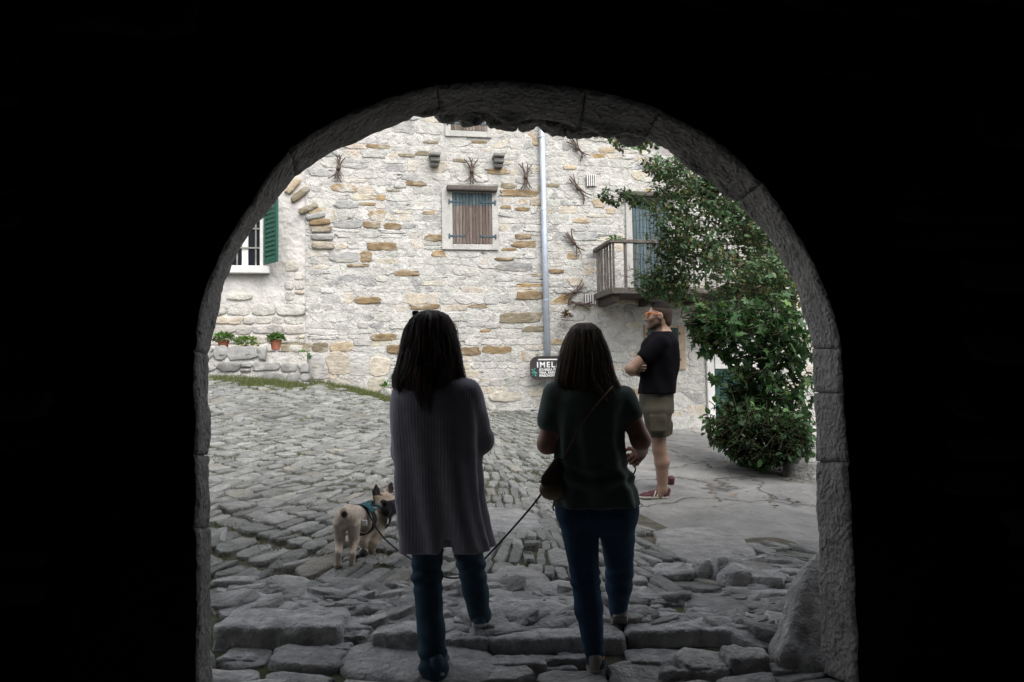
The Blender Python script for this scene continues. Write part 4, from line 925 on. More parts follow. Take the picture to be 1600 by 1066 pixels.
# ---------------------------------------------------------------- foliage
def leaves_mesh(P, Dr, Up, Ln, Wd, col, kind='oval'):
    P, Dr, Up = [np.asarray(a, float) for a in (P, Dr, Up)]; n = len(P)
    Dr = Dr / np.linalg.norm(Dr, axis=1, keepdims=True); S = np.cross(Dr, Up); S /= np.linalg.norm(S, axis=1, keepdims=True) + 1e-9; Nn = np.cross(S, Dr)
    if kind == 'oval': T = [(0, 0, 0), (.35, .5, .07), (.75, .38, .05), (1, 0, -.06), (.75, -.38, .05), (.35, -.5, .07), (.5, 0, 0)]; Fc = [(0, 1, 6), (1, 2, 6), (2, 3, 6), (3, 4, 6), (4, 5, 6), (5, 0, 6)]
    elif kind == 'lobed': T = [(0, 0, 0), (.05, .42, .05), (.3, .22, .03), (.5, .62, .02), (.62, .2, .02), (1, 0, -.12), (.62, -.2, .02), (.5, -.62, .02), (.3, -.22, .03), (.05, -.42, .05), (.4, 0, 0)]; Fc = [(i, (i + 1) % 10, 10) for i in range(10)]
    else: T = [(0, .5, 0), (0, -.5, 0), (.6, -.3, .0), (.6, .3, 0), (1, 0, 0)]; Fc = [(0, 1, 2), (0, 2, 3), (3, 2, 4)]
    T = np.array(T); V = P[:, None] + T[None, :, 0, None] * (Dr * Ln[:, None])[:, None] + T[None, :, 1, None] * (S * Wd[:, None])[:, None] + T[None, :, 2, None] * (Nn * Ln[:, None])[:, None]
    k = len(T); Fs = (np.array(Fc)[None] + (np.arange(n) * k)[:, None, None]).reshape(-1, 3)
    return V.reshape(-1, 3), Fs, np.repeat(col[:, None], k, 1).reshape(-1, 3)
def plant(name, label, cat, base, vols, nt, lpt, llen, kind, cols, seed, stems=(), twig_r=.004, anchors=None, droop=.35, wr=.5, hole=.0):
    """vols: (px,py,d, rx px, ry px, rd m, weight)"""
    r = np.random.default_rng(seed); root = empty(name, base, label, cat); mb = MB(); A = []
    for st in stems:
        pts = smooth_path([PD(*q) if len(q) == 3 else q for q in st[0]], 6); mb.tube(pts, np.linspace(st[1], st[2], len(pts)), 7); A += pts[len(pts) // 3:]
    A = np.array(A) if len(A) else np.array([base]); Ps, Ds, Us, Ls, Cs = [], [], [], [], []
    wts = np.array([v[6] for v in vols], float); wts /= wts.sum()
    cols = np.array(cols)
    for t in range(nt):
        v = vols[r.choice(len(vols), p=wts)]; q = r.normal(size=3); q = q / np.linalg.norm(q) * r.uniform(.15, 1) ** .5
        d = v[2] + q[2] * v[5]; e = PD(v[0] + q[0] * v[3], v[1] + q[1] * v[4], d)
        if hole and vnoise(np.array([e * 2.2]), seed)[0] < -hole: continue
        if e[1] > W - .1: e[1] = W - .1 - r.uniform(0, .1)
        e[2] = max(e[2], tz(e[0], e[1]) + .04)
        a = A[np.argmin(np.linalg.norm(A - e, axis=1) + r.uniform(0, .5, len(A)))]
        dv = e - a; L = np.linalg.norm(dv)
        if L > .9: a = e - dv / L * r.uniform(.4, .9); dv = e - a; L = np.linalg.norm(dv)
        md = (a + e) / 2 + r.normal(0, .08, 3) * L + ZU * .08 * L; pts = smooth_path([a, md, e - ZU * droop * .15 * L], 3)
        mb.tube(pts, np.linspace(twig_r * 1.6, twig_r * .6, len(pts)), 4, cap=False)
        tone = r.uniform(.65, 1.35); ci = r.integers(len(cols)) if r.random() < .25 else 0
        for j in range(lpt):
            f = r.uniform(.3, 1.0); k = f * (len(pts) - 1); i = min(int(k), len(pts) - 2); p = pts[i] + (pts[i + 1] - pts[i]) * (k - i)
            dr = unit(pts[i + 1] - pts[i]) * .6 + r.normal(0, .7, 3) - ZU * droop; Ps.append(p + r.normal(0, .012, 3)); Ds.append(dr); Us.append(r.normal(0, .45, 3) + ZU + (0, -.35, 0)); Ls.append(r.uniform(*llen)); Cs.append(cols[ci if r.random() < .7 else r.integers(len(cols))] * tone * r.uniform(.75, 1.25))
    Ls = np.array(Ls); V, Fs, C = leaves_mesh(Ps, Ds, Us, Ls, Ls * wr * (1.3 if kind == 'lobed' else 1), np.array(Cs), kind)
    mb.build('stems', MAT['stem'], root, smooth=True)
    link_mesh('foliage', mesh_np('l', V, Fs, C, False), MAT['leaf'], root)
    return root
def flower(parent, p, s):
    mb = MB(); r = np.random.default_rng(int(abs(p[0]) * 1000))
    for k in range(9):
        a = k * 2.4; tl = .3 + .08 * k; d = unit([math.cos(a) * tl, math.sin(a) * tl - .5, .5]); u = unit(np.cross(d, ZU)); w = np.cross(u, d)
        mb.add([p, p + d * s * .6 + u * s * .4, p + d * s * 1.1 + w * .1 * s, p + d * s * .6 - u * s * .4], [(0, 1, 2, 3)])
    o = mb.build('blossom', MAT['petal'], parent)
def build_plants():
    g1 = ground_hit(1250, 738); GR = [(.045, .085, .028), (.06, .105, .035), (.035, .065, .028), (.09, .11, .03)]
    rc = [(.075, .14, .055), (.1, .165, .07), (.055, .1, .04), (.12, .1, .05), (.15, .16, .04)]
    st = [([tuple(g1), tuple(PD(1238, 620, 8.9)), tuple(PD(1222, 520, 9.3)), tuple(PD(1180, 440, 10.2)), tuple(PD(1120, 400, 11.2)), tuple(PD(1060, 370, 12.0))], .03, .008),
          ([tuple(g1 + R0 * .15), tuple(PD(1262, 600, 8.9)), tuple(PD(1240, 480, 9.6)), tuple(PD(1190, 380, 10.4)), tuple(PD(1110, 300, 11.3)), tuple(PD(1050, 262, 11.9))], .028, .007),
          ([tuple(g1 - R0 * .1), tuple(PD(1215, 600, 9.0)), tuple(PD(1200, 540, 9.6)), tuple(PD(1150, 470, 11.0)), tuple(PD(1080, 450, 12.0))], .02, .006),
          ([tuple(PD(1060, 330, 12)), tuple(PD(1010, 318, 12.3)), tuple(PD(945, 316, 12.5))], .008, .004), ([tuple(PD(1150, 260, 11)), tuple(PD(1060, 226, 11.5)), tuple(PD(955, 217, 11.8))], .01, .004)]
    v = [(1100, 335, 11.5, 78, 70, .7, 3.2), (1165, 400, 11.0, 70, 70, .8, 3.2), (1080, 400, 11.9, 55, 58, .45, 2.6), (1050, 455, 12.1, 48, 26, .4, 1.2), (1085, 285, 11.5, 52, 36, .5, 1.5), (1140, 300, 11.2, 50, 45, .5, 1.4), (1195, 345, 10.8, 50, 60, .6, 1.6),
         (968, 315, 12.35, 27, 5, .1, .32), (1005, 318, 12.2, 24, 10, .15, .3), (1002, 224, 11.6, 40, 9, .25, .55), (1045, 268, 11.7, 25, 14, .3, .4), (1150, 468, 10.8, 80, 20, .6, 1.3), (1200, 440, 10.3, 45, 50, .5, 1.5), (1238, 450, 9.8, 26, 60, .4, 1.0)]
    rose = plant('climbing_rose', 'large climbing rose sprawling over the balcony with pink blossoms', 'climbing plant', g1, v, 1500, 10, (.055, .1), 'oval', rc, 401, st, .0018, wr=.52, hole=.34)
    for q in ((952, 217, 11.7), (1010, 272, 11.6), (1049, 240, 11.4)): flower(rose, PD(*q), .055)
    b2 = ground_hit(1215, 715); st2 = [([tuple(b2), tuple(PD(1200, 620, 9.2)), tuple(PD(1170, 540, 9.3)), tuple(PD(1120, 505, 9.3))], .022, .006), ([tuple(b2), tuple(PD(1240, 640, 9.0)), tuple(PD(1215, 560, 9.2)), tuple(PD(1190, 500, 9.4))], .02, .006), ([tuple(b2), tuple(PD(1262, 640, 8.9)), tuple(PD(1268, 560, 9.0)), tuple(PD(1250, 480, 9.2))], .02, .006), ([tuple(b2), tuple(PD(1160, 640, 9.2)), tuple(PD(1135, 590, 9.3))], .015, .005)]
    v2 = [(1165, 520, 9.3, 60, 42, .5, 2), (1118, 512, 9.25, 38, 24, .3, 1.1), (1212, 520, 9.3, 55, 50, .5, 1.5), (1150, 500, 9.6, 60, 18, .4, .7), (1225, 590, 9.1, 48, 50, .5, 1.4), (1186, 585, 9.4, 42, 45, .4, 1.2), (1168, 622, 9.3, 32, 36, .35, .9), (1190, 640, 9.4, 60, 30, .4, 1.0), (1255, 650, 9.0, 30, 60, .4, .8), (1098, 514, 9.2, 20, 12, .2, .35), (1258, 540, 9.0, 26, 60, .4, 1.0), (1112, 545, 9.2, 14, 10, .2, .2)]
    plant('fig_shrub', 'tall dark shrub with big lobed leaves in front of the green door', 'shrub', b2, v2, 400, 6, (.06, .165), 'lobed', [(.045, .105, .032), (.06, .135, .036), (.032, .075, .026), (.09, .16, .04)], 411, st2, .004, droop=.6, wr=.55)
    b3 = ground_hit(1190, 722); v3 = [(1190, 690, 8.75, 76, 38, .5, 3), (1146, 672, 9.0, 36, 26, .35, 1.1), (1180, 655, 9.0, 60, 22, .4, 1.2), (1128, 690, 8.9, 16, 10, .2, .3), (1238, 690, 8.6, 38, 42, .35, 1.6), (1215, 716, 8.45, 50, 20, .25, 1.3), (1165, 706, 8.7, 30, 20, .25, .8)]
    plant('low_bush', 'low leafy green bush spilling onto the flat pavement', 'bush', b3, v3, 560, 8, (.045, .095), 'oval', [(.05, .11, .035), (.07, .14, .04), (.035, .08, .03)], 421, [([tuple(b3), tuple(PD(1185, 690, 8.9)), tuple(PD(1160, 665, 9.0))], .012, .005), ([tuple(b3), tuple(PD(1230, 690, 8.7)), tuple(PD(1245, 660, 8.7))], .012, .005)], .004, droop=.3, wr=.62)
    # fallen leaves under the bush
    r = np.random.default_rng(431); n = 150; pts = []
    while len(pts) < n:
        g = ground_hit(r.uniform(1110, 1270), r.uniform(700, 800)); pts.append(g + ZU * .035)
    P = np.array(pts); L = r.uniform(.03, .07, n); c = np.array([.2, .13, .06]) * r.uniform(.5, 1.5, (n, 1))
    an = r.uniform(0, 6.28, n); V, Fs, C = leaves_mesh(P, np.stack([np.cos(an), np.sin(an), r.normal(0, .15, n)], 1), np.tile(ZU, (n, 1)) + r.normal(0, .2, (n, 3)), L, L * .5, c)
    tag(link_mesh('fallen_leaves', mesh_np('fl', V, Fs, C, False), MAT['leaf']), kind='stuff')
def build_pots(zt, y0):
    for i, (px, w, pot, lab) in enumerate([(349, 38, True, 'potted plant on the terrace wall, nearest the arch jamb'), (385, 42, False, 'pale green bushy plant between the two red pots'), (431, 30, True, 'potted plant on the terrace wall with compact crown, right of the pale bushy one')]):
        p = PY(px, 545, y0 + .25); x = p[0]; z = zt; s = np.linalg.norm(PY(px + 1, 545, y0 + .25) - p); root = empty('potted_plant', (x, y0 + .25, z), lab, 'potted plant')
        mb = MB(); n = 18; prof = [(.06, 0), (.085, .12), (.095, .125), (.095, .15), (.083, .15), (.08, .12)] if pot else [(.05, 0), (.07, .06), (.075, .07), (.065, .07), (.06, .05), (.05, .045)]
        V = [(x + a * math.cos(2 * math.pi * k / n), y0 + .25 + a * math.sin(2 * math.pi * k / n), z + h) for a, h in prof for k in range(n)]
        Fs = [(j * n + k, j * n + (k + 1) % n, (j + 1) * n + (k + 1) % n, (j + 1) * n + k) for j in range(len(prof) - 1) for k in range(n)] + [tuple(range(n))[::-1], tuple((len(prof) - 1) * n + k for k in range(n))]
        mb.add(V, Fs); mb.build('pot', MAT['terracotta'], root, smooth=False)
        r = np.random.default_rng(440 + i); m = 420; q = r.normal(size=(m, 3)); q /= np.linalg.norm(q, axis=1, keepdims=True); q[:, 2] = np.abs(q[:, 2]) * .8 - .15; R = w * s / 2
        P = np.array([x, y0 + .25, z + (.17 if pot else .1)]) + q * R * np.array([1.05, .8, .85]) * r.uniform(.5, 1, (m, 1)); L = r.uniform(.03, .055, m)
        c = np.array([.16, .26, .06] if i == 1 else [.11, .21, .05]) * r.uniform(.6, 1.4, (m, 1)); V, Fs, C = leaves_mesh(P, q + r.normal(0, .4, (m, 3)), q * .3 + ZU, L, L * .75, c); link_mesh('foliage', mesh_np('l', V, Fs, C, False), MAT['leaf'], root)
    def tuft(px, py, d, w, h, n, lab, seed, ll=(.03, .06), col=(.09, .2, .04)):
        r = np.random.default_rng(seed); c = PD(px, py, d); s = d / FPX; q = r.normal(size=(n, 3)); q /= np.linalg.norm(q, axis=1, keepdims=True)
        P = c + q[:, :1] * R0 * w * s / 2 + q[:, 1:2] * F0 * .08 + np.abs(q[:, 2:]) * ZU * h * s; L = r.uniform(*ll, n); cc = np.array(col) * r.uniform(.6, 1.4, (n, 1))
        V, Fs, C = leaves_mesh(P, q + ZU * .4, q * .3 + ZU, L, L * .6, cc); tag(link_mesh('wall_plant', mesh_np('l', V, Fs, C, False), MAT['leaf']), lab, 'plant')
    tuft(473, 562, 12.45, 22, 11, 260, 'bright green tuft growing at the end of the terrace wall', 451)
    tuft(602, 606, 13.02, 8, 10, 22, 'small weed at the wall foot beside the cardigan woman', 452, (.05, .1))
    tuft(962, 375, 12.45, 26, 4, 60, 'thin green sprig trailing along the balcony handrail', 453)
    tuft(885, 498, 13.6, 12, 10, 90, 'dry brown weed in the wall above the sign', 454, (.04, .08), (.16, .1, .05))
def build_grass():
    r = np.random.default_rng(461); P, L = [], []
    for t in range(14000):                              # strip at the foot of the left walls
        f = r.random(); px = 350 + f * 275; base = np.interp(px, [350, 405, 469, 509, 566, 625], [585, 586, 594, 602, 610, 626]); g = None
        q = PD(px, base, 12.8); k = abs(r.normal(0, .55)); x, y = q[0] + r.normal(0, .05), (12.55 if px < 485 else 13.2) - k
        P.append((x, y, tz(x, y) - .01)); L.append(r.uniform(.03, .11) * (1.2 - min(k, 1)))
    x = r.uniform(-2.4, 4.2, 60000); y = r.uniform(4.3, 13.1, 60000); nz = vnoise(np.stack([x * .9, y * .9, x * 0], -1), 71) + .5 * vnoise(np.stack([x * 4, y * 4, x * 0], -1), 72)
    k = (nz > .06) & ~in_poly(x, y, FLAT) & (fdepth(x, y) > 4.2); x, y = x[k], y[k]; z = terr(x, y) - .01
    P += list(zip(x, y, z)); L += list(r.uniform(.018, .045, len(x)))
    P = np.array(P); L = np.array(L); n = len(P); an = r.uniform(0, 6.28, n)
    c = np.array([.1, .135, .045]) * r.uniform(.6, 1.4, (n, 1)); dry = r.random(n) < .25; c[dry] = np.array([.2, .17, .08]) * r.uniform(.7, 1.2, (dry.sum(), 1))
    V, Fs, C = leaves_mesh(P, np.stack([np.cos(an) * .6, np.sin(an) * .6, np.ones(n)], 1), np.stack([np.cos(an + 1.6), np.sin(an + 1.6), np.zeros(n)], 1), L, np.full(n, .008), c, 'blade')
    tag(link_mesh('grass', mesh_np('gr', V, Fs, C, False), MAT['grass'], None, (0, 0, 0)), kind='stuff')
# ---------------------------------------------------------------- implicit modelling: smooth unions of simple volumes turned into one surface
class Vol:
    def __init__(s): s.p = []
    def _a(s, lo, hi, fn, k, op): s.p.append((np.asarray(lo, float), np.asarray(hi, float), fn, k, op)); return s
    def cap(s, a, b, ra, rb, k=.02, op='+'):
        a, b = np.asarray(a, float), np.asarray(b, float); ab = b - a; L2 = ab @ ab + 1e-12; R = max(ra, rb)
        def fn(P):
            t = np.clip(((P - a) @ ab) / L2, 0, 1); return np.linalg.norm(P - a - t[..., None] * ab, axis=-1) - (ra + (rb - ra) * t)
        return s._a(np.minimum(a, b) - R, np.maximum(a, b) + R, fn, k, op)
    def path(s, pts, rs, k=.015):
        for i in range(len(pts) - 1): s.cap(pts[i], pts[i + 1], rs[i], rs[i + 1], k)
        return s
    def ell(s, c, r, axes=None, k=.02, op='+'):
        c, r = np.asarray(c, float), np.asarray(r, float); A = np.eye(3) if axes is None else np.array(axes, float); R = r.max()
        def fn(P):
            q = (P - c) @ A.T; k0 = np.linalg.norm(q / r, axis=-1); k1 = np.linalg.norm(q / (r * r), axis=-1); return k0 * (k0 - 1) / (k1 + 1e-9)
        return s._a(c - R, c + R, fn, k, op)
    def seg(s, a, b, wa, wb, wdir, k=.03, op='+'):
        a, b = np.asarray(a, float), np.asarray(b, float); ab = b - a; L = np.linalg.norm(ab); t0 = ab / L; w = np.asarray(wdir, float); w = unit(w - t0 * (w @ t0)); v = np.cross(t0, w); R = max(*wa, *wb)
        def fn(P):
            q = P - a; h = q @ t0; t = np.clip(h / L, 0, 1); e = h - t * L; W1 = wa[0] + (wb[0] - wa[0]) * t; W2 = wa[1] + (wb[1] - wa[1]) * t; W3 = (W1 + W2) / 2 * .7
            x, y = q @ w, q @ v; k0 = np.sqrt((x / W1) ** 2 + (y / W2) ** 2 + (e / W3) ** 2); k1 = np.sqrt((x / W1 ** 2) ** 2 + (y / W2 ** 2) ** 2 + (e / W3 ** 2) ** 2); return k0 * (k0 - 1) / (k1 + 1e-6)
        return s._a(np.minimum(a, b) - R, np.maximum(a, b) + R, fn, k, op)
    def box(s, c, h, axes=None, r=.01, k=.01, op='+'):
        c, h = np.asarray(c, float), np.asarray(h, float) - r; A = np.eye(3) if axes is None else np.array(axes, float); R = np.linalg.norm(h) + r
        def fn(P):
            q = np.abs((P - c) @ A.T) - h; return np.linalg.norm(np.maximum(q, 0), axis=-1) + np.minimum(q.max(-1), 0) - r
        return s._a(c - R, c + R, fn, k, op)
    def rings(s, R, k=.03, op='+', ux=None, uy=None, fold=None, pw=2.0):
        """R: (center3, half x, half y) listed from top to bottom; cross sections along ux / uy"""
        ux = R0 if ux is None else ux; uy = F0 if uy is None else uy
        Z = np.array([c[2] for c, _, _ in R])[::-1]; C = np.array([c for c, _, _ in R])[::-1]; A = np.array([a for _, a, _ in R])[::-1]; B = np.array([b for _, _, b in R])[::-1]
        m = max(A.max(), B.max()) + .03; lo = C.min(0) - m; hi = C.max(0) + m; lo[2] = Z[0] - .02; hi[2] = Z[-1] + .02
        zs = np.linspace(Z[0], Z[-1], 60); sm = lambda v: np.convolve(np.pad(np.interp(zs, Z, v), 2, mode='edge'), np.ones(5) / 5, 'valid')
        cx, cy, ca, cb = sm(C[:, 0]), sm(C[:, 1]), sm(A), sm(B)
        def fn(P):
            z = P[..., 2]; dx = P[..., 0] - np.interp(z, zs, cx); dy = P[..., 1] - np.interp(z, zs, cy); x = dx * ux[0] + dy * ux[1]; y = dx * uy[0] + dy * uy[1]
            a, b = np.interp(z, zs, ca), np.interp(z, zs, cb); q = (np.abs(x / a) ** pw + np.abs(y / b) ** pw) ** (1 / pw)
            d = (q - 1) * np.minimum(a, b)
            if fold is not None: d = d + fold(np.arctan2(y / b, x / a), z)
            return np.maximum(d, np.maximum(z - Z[-1], Z[0] - z))
        return s._a(lo, hi, fn, k, op)
    def cut(s, c, n, k=.004):
        """remove everything on the side the normal points to"""
        c, n = np.asarray(c, float), unit(n); return s._a([-1e3] * 3, [1e3] * 3, lambda P: -((P - c) @ n), k, '-')
    def mesh(s, h, noise=None):
        add = [p for p in s.p if p[4] == '+']; lo = np.min([p[0] for p in add], 0) - 3 * h; hi = np.max([p[1] for p in add], 0) + 3 * h
        n = np.ceil((hi - lo) / h).astype(int) + 1; ax = [lo[i] + h * np.arange(n[i]) for i in range(3)]; D = np.full(n, .3)
        for plo, phi, fn, k, op in s.p:
            i0 = np.clip(np.floor((plo - k * 2 - .02 - lo) / h).astype(int), 0, n); i1 = np.clip(np.ceil((phi + k * 2 + .02 - lo) / h).astype(int) + 1, 0, n)
            if np.any(i1 <= i0): continue
            sl = tuple(slice(a, b) for a, b in zip(i0, i1)); P = np.stack(np.meshgrid(ax[0][sl[0]], ax[1][sl[1]], ax[2][sl[2]], indexing='ij'), -1); d = fn(P); c = D[sl]
            if op == '+': e = np.clip(.5 + .5 * (c - d) / k, 0, 1); D[sl] = c * (1 - e) + d * e - k * e * (1 - e)
            else: d = -d; e = np.clip(.5 - .5 * (c - d) / k, 0, 1); D[sl] = c * (1 - e) + d * e + k * e * (1 - e)
        if noise is not None:
            P = np.stack(np.meshgrid(*ax, indexing='ij'), -1); m = np.abs(D) < .03; D[m] += noise(P[m])
        return surface_nets(D, lo, h)
def surface_nets(D, lo, h):
    ins = D < 0; n = np.array(D.shape); cs = tuple(n - 1); S = np.zeros((*cs, 3)); cnt = np.zeros(cs)
    sl = lambda o: tuple(slice(o[i], o[i] + n[i] - 1) for i in range(3))
    for a in range(3):
        for b in range(2):
            for c in range(2):
                o = [0, 0, 0]; o[(a + 1) % 3], o[(a + 2) % 3] = b, c; o2 = list(o); o2[a] = 1; d0, d1 = D[sl(o)], D[sl(o2)]; x = (d0 < 0) != (d1 < 0)
                t = np.where(x, d0 / np.where(x, d0 - d1, 1), 0); v = np.zeros((*cs, 3)); 
                for k in range(3): v[..., k] = o[k]
                v[..., a] = t; S += v * x[..., None]; cnt += x
    act = cnt > 0; idx = -np.ones(cs, int); idx[act] = np.arange(act.sum()); I = np.stack(np.nonzero(act), -1); V = lo + h * (I + S[act] / cnt[act][:, None]); Q = []
    for a in range(3):
        b, c = (a + 1) % 3, (a + 2) % 3
        s0 = [slice(1, -1)] * 3; s0[a] = slice(0, n[a] - 1); s1 = list(s0); s1[a] = slice(1, n[a]); A, B = ins[tuple(s0)], ins[tuple(s1)]
        e = np.stack(np.nonzero(A != B), -1); e[:, b] += 1; e[:, c] += 1; dirn = A[A != B]
        def at(db, dc): q = e.copy(); q[:, b] -= db; q[:, c] -= dc; return idx[q[:, 0], q[:, 1], q[:, 2]]
        q = np.stack([at(1, 1), at(0, 1), at(0, 0), at(1, 0)], -1); q[~dirn] = q[~dirn][:, ::-1]; Q.append(q)
    Q = np.concatenate(Q); return V, Q[(Q >= 0).all(1)]
def vobj(name, vols, mat, parent, h=.007, color=None, noise=None, rib=None):
    if isinstance(vols, Vol): vols = [(vols, h)]
    Vs, Qs, n = [], [], 0
    for v, hh in vols:
        a, b = v.mesh(hh, noise); Vs.append(a); Qs.append(b + n); n += len(a)
    V, Q = np.concatenate(Vs), np.concatenate(Qs)
    cols = None if color is None else np.clip(color(V), 0, 1); me = mesh_np(name, V, Q, cols, True)
    if rib is not None:
        a = me.attributes.new('rib', 'FLOAT', 'POINT'); a.data.foreach_set('value', rib(V).astype(np.float32))
    return link_mesh(name, me, MAT[mat], parent)
# ---------------------------------------------------------------- figures
def hand(wr, d, pn, th, curl=.5, sc=1.0):
    """wr wrist, d finger direction, pn where the palm looks, th towards the thumb side"""
    d, pn = unit(d), unit(pn - np.dot(pn, unit(d)) * unit(d)); th = unit(th - np.dot(th, d) * d - np.dot(th, pn) * pn); v = Vol(); wr = np.asarray(wr, float)
    v.seg(wr - d * .02, wr + d * .02, (.026 * sc, .019 * sc), (.03 * sc, .017 * sc), th, .015); v.seg(wr + d * .01, wr + d * .078 * sc, (.03 * sc, .016 * sc), (.04 * sc, .014 * sc), th, .015)
    for i, (o, L, b) in enumerate([(.030, .072, .080), (.010, .080, .086), (-.011, .074, .083), (-.030, .058, .074)]):
        p = wr + th * o * sc + d * b * sc; c = curl * (1 + .12 * i); ang = .25 * c; rr = [.0095, .0088, .0078, .0066]
        for j, f in enumerate((.45, .31, .24)):
            ang += c * (1.25, 1.5, .9)[j] * .9; q = p + (d * math.cos(ang) + pn * math.sin(ang) + th * (o * .6 if j == 0 else 0)) * L * f * sc; v.cap(p, q, rr[j] * sc, rr[j + 1] * sc, .004); p = q
    p = wr + d * .022 * sc + th * .026 * sc; q = p + unit(th * .75 + d * .65 + pn * .35) * .042 * sc; v.cap(p, q, .014 * sc, .0105 * sc, .008); w = q + unit(d * .8 + pn * (.3 + curl * .7) + th * .1) * .03 * sc; v.cap(q, w, .0105 * sc, .008 * sc, .005)
    return v
def head_vol(v, c, f, u, sc=1.0, neck=None):
    """c centre between the ears, f facing, u up"""
    f = unit(f); u = unit(u - (u @ f) * f); r = np.cross(f, u); A = [r, f, u]; g = lambda x, y, z: c + (r * x + f * y + u * z) * sc; E = lambda x, y, z, a, b, e, k=.015, op='+': v.ell(g(x, y, z), (a * sc, b * sc, e * sc), A, k, op)
    E(0, -.012, .035, .075, .094, .088, .02); E(0, .03, -.02, .062, .066, .085, .03); v.seg(g(0, .045, -.045), g(0, .072, -.095), (.05 * sc, .04 * sc), (.026 * sc, .022 * sc), r, .03)
    for s in (-1, 1):
        v.cap(g(s * .058, .0, -.05), g(s * .02, .07, -.098), .018 * sc, .014 * sc, .025); E(s * .042, .062, -.02, .026, .026, .022, .02)
        E(s * .031, .096, .012, .017, .013, .012, .012, '-'); E(s * .031, .077, .012, .0135, .0135, .0125, .004)
        v.cap(g(s * .048, .078, .034), g(s * .012, .092, .03), .009 * sc, .009 * sc, .012)
        E(s * .08, -.01, -.002, .013, .024, .036, .005); E(s * .092, -.004, .002, .007, .011, .019, .004, '-'); E(s * .012, .098, -.034, .009, .011, .008, .006)
    v.cap(g(0, .09, .02), g(0, .111, -.03), .0085 * sc, .0125 * sc, .01); E(0, .086, -.062, .024, .018, .007, .006); E(0, .084, -.074, .02, .017, .008, .006); E(0, .108, -.068, .022, .01, .0018, .004, '-'); E(0, .083, -.1, .018, .016, .014, .012)
    if neck is not None: v.seg(g(0, -.025, -.04), neck, (.054 * sc, .056 * sc), (.062 * sc, .06 * sc), r, .035)
    return g, A
def skin_color(base, gface, A, c, sc=1.0, stubble=False, lips=(.45, .16, .14)):
    r, f, u = A; base = np.array(base)
    def fn(V):
        C = np.tile(base, (len(V), 1)); q = (V - c) / sc; x, y, z = q @ r, q @ f, q @ u; near = (np.abs(x) < .12) & (np.abs(y) < .16) & (np.abs(z) < .2)
        if stubble:
            m = near & (z < -.035) & (y > -.03) & (z > -.14); m2 = near & (z < -.01) & (np.abs(x) > .045) & (y < .06) & (y > -.02) & (z > -.13); C[m | m2] = base * .42
        m = near & (y > .075) & (np.abs(x) < .024) & (np.abs(z + .068) < .012); C[m] = lips
        m = near & (y > .06) & (np.hypot(np.abs(x) - .031, z - .012) < .011); C[m] = (.55, .53, .5); m = near & (y > .06) & (np.hypot(np.abs(x) - .031, z - .012) < .005); C[m] = (.02, .015, .01)
        m = near & (y > .055) & (np.abs(np.abs(x) - .031) < .02) & (np.abs(z - .037) < .005); C[m] = (.03, .02, .015)
        return C * (1 + .05 * vnoise(V * 30, 3)[:, None])
    return fn
def shoe_vol(heel, toe, up=ZU, w=.046, hh=.085, low=True):
    """heel / toe: ends of the sole on the ground"""
    heel, toe = np.asarray(heel, float), np.asarray(toe, float); d = unit(toe - heel); L = np.linalg.norm(toe - heel); up = unit(up - (up @ d) * d); s = np.cross(d, up); v = Vol(); g = lambda x, y, z: heel + d * y * L + s * x + up * z
    v.seg(g(0, .14, .012), g(0, .42, .012), (w * .8, .016), (w * .78, .016), s, .01); v.seg(g(0, .4, .012), g(0, .84, .012), (w * .8, .016), (w * .95, .016), s, .01); v.ell(g(0, .86, .014), (w * .9, L * .14, .018), [s, d, up], .01)
    v.seg(g(0, .14, .045), g(0, .1, hh), (w * .72, .036), (w * .66, .034), s, .02); v.seg(g(0, .2, .045), g(0, .62, .035), (w * .75, .038), (w * .85, .03), s, .025); v.seg(g(0, .26, hh * .9), g(0, .6, .05), (w * .55, .02), (w * .6, .02), s, .02); v.ell(g(0, .76, .03), (w * .88, L * .2, .027), [s, d, up], .015)
    v.cut(g(0, 0, 0), -up, .003)
    return v, (heel, d, s, up, L)
def shoe_color(fr, upper, sole, stripes=False, lace=None):
    heel, d, s, up, L = fr; upper, sole = np.array(upper), np.array(sole)
    def fn(V):
        q = V - heel; x, y, z = q @ s, (q @ d) / L, q @ up; C = np.tile(upper, (len(V), 1)); C *= (1 + .12 * vnoise(V * 40, 5)[:, None]); C[z < .024] = sole; C[z < .007] = sole * .35
        if stripes:
            for k in range(3):
                m = (np.abs(y - (.36 + .095 * k) + (z - .03) * 1.6) < .018) & (z > .025) & (z < .075) & (np.abs(x) > .018); C[m] = (.62, .58, .52)
        if lace is not None:
            m = (np.abs(x) < .017) & (y > .32) & (y < .62) & (z > .05) & (np.sin(y * 85) > .2); C[m] = lace
        return C
    return fn
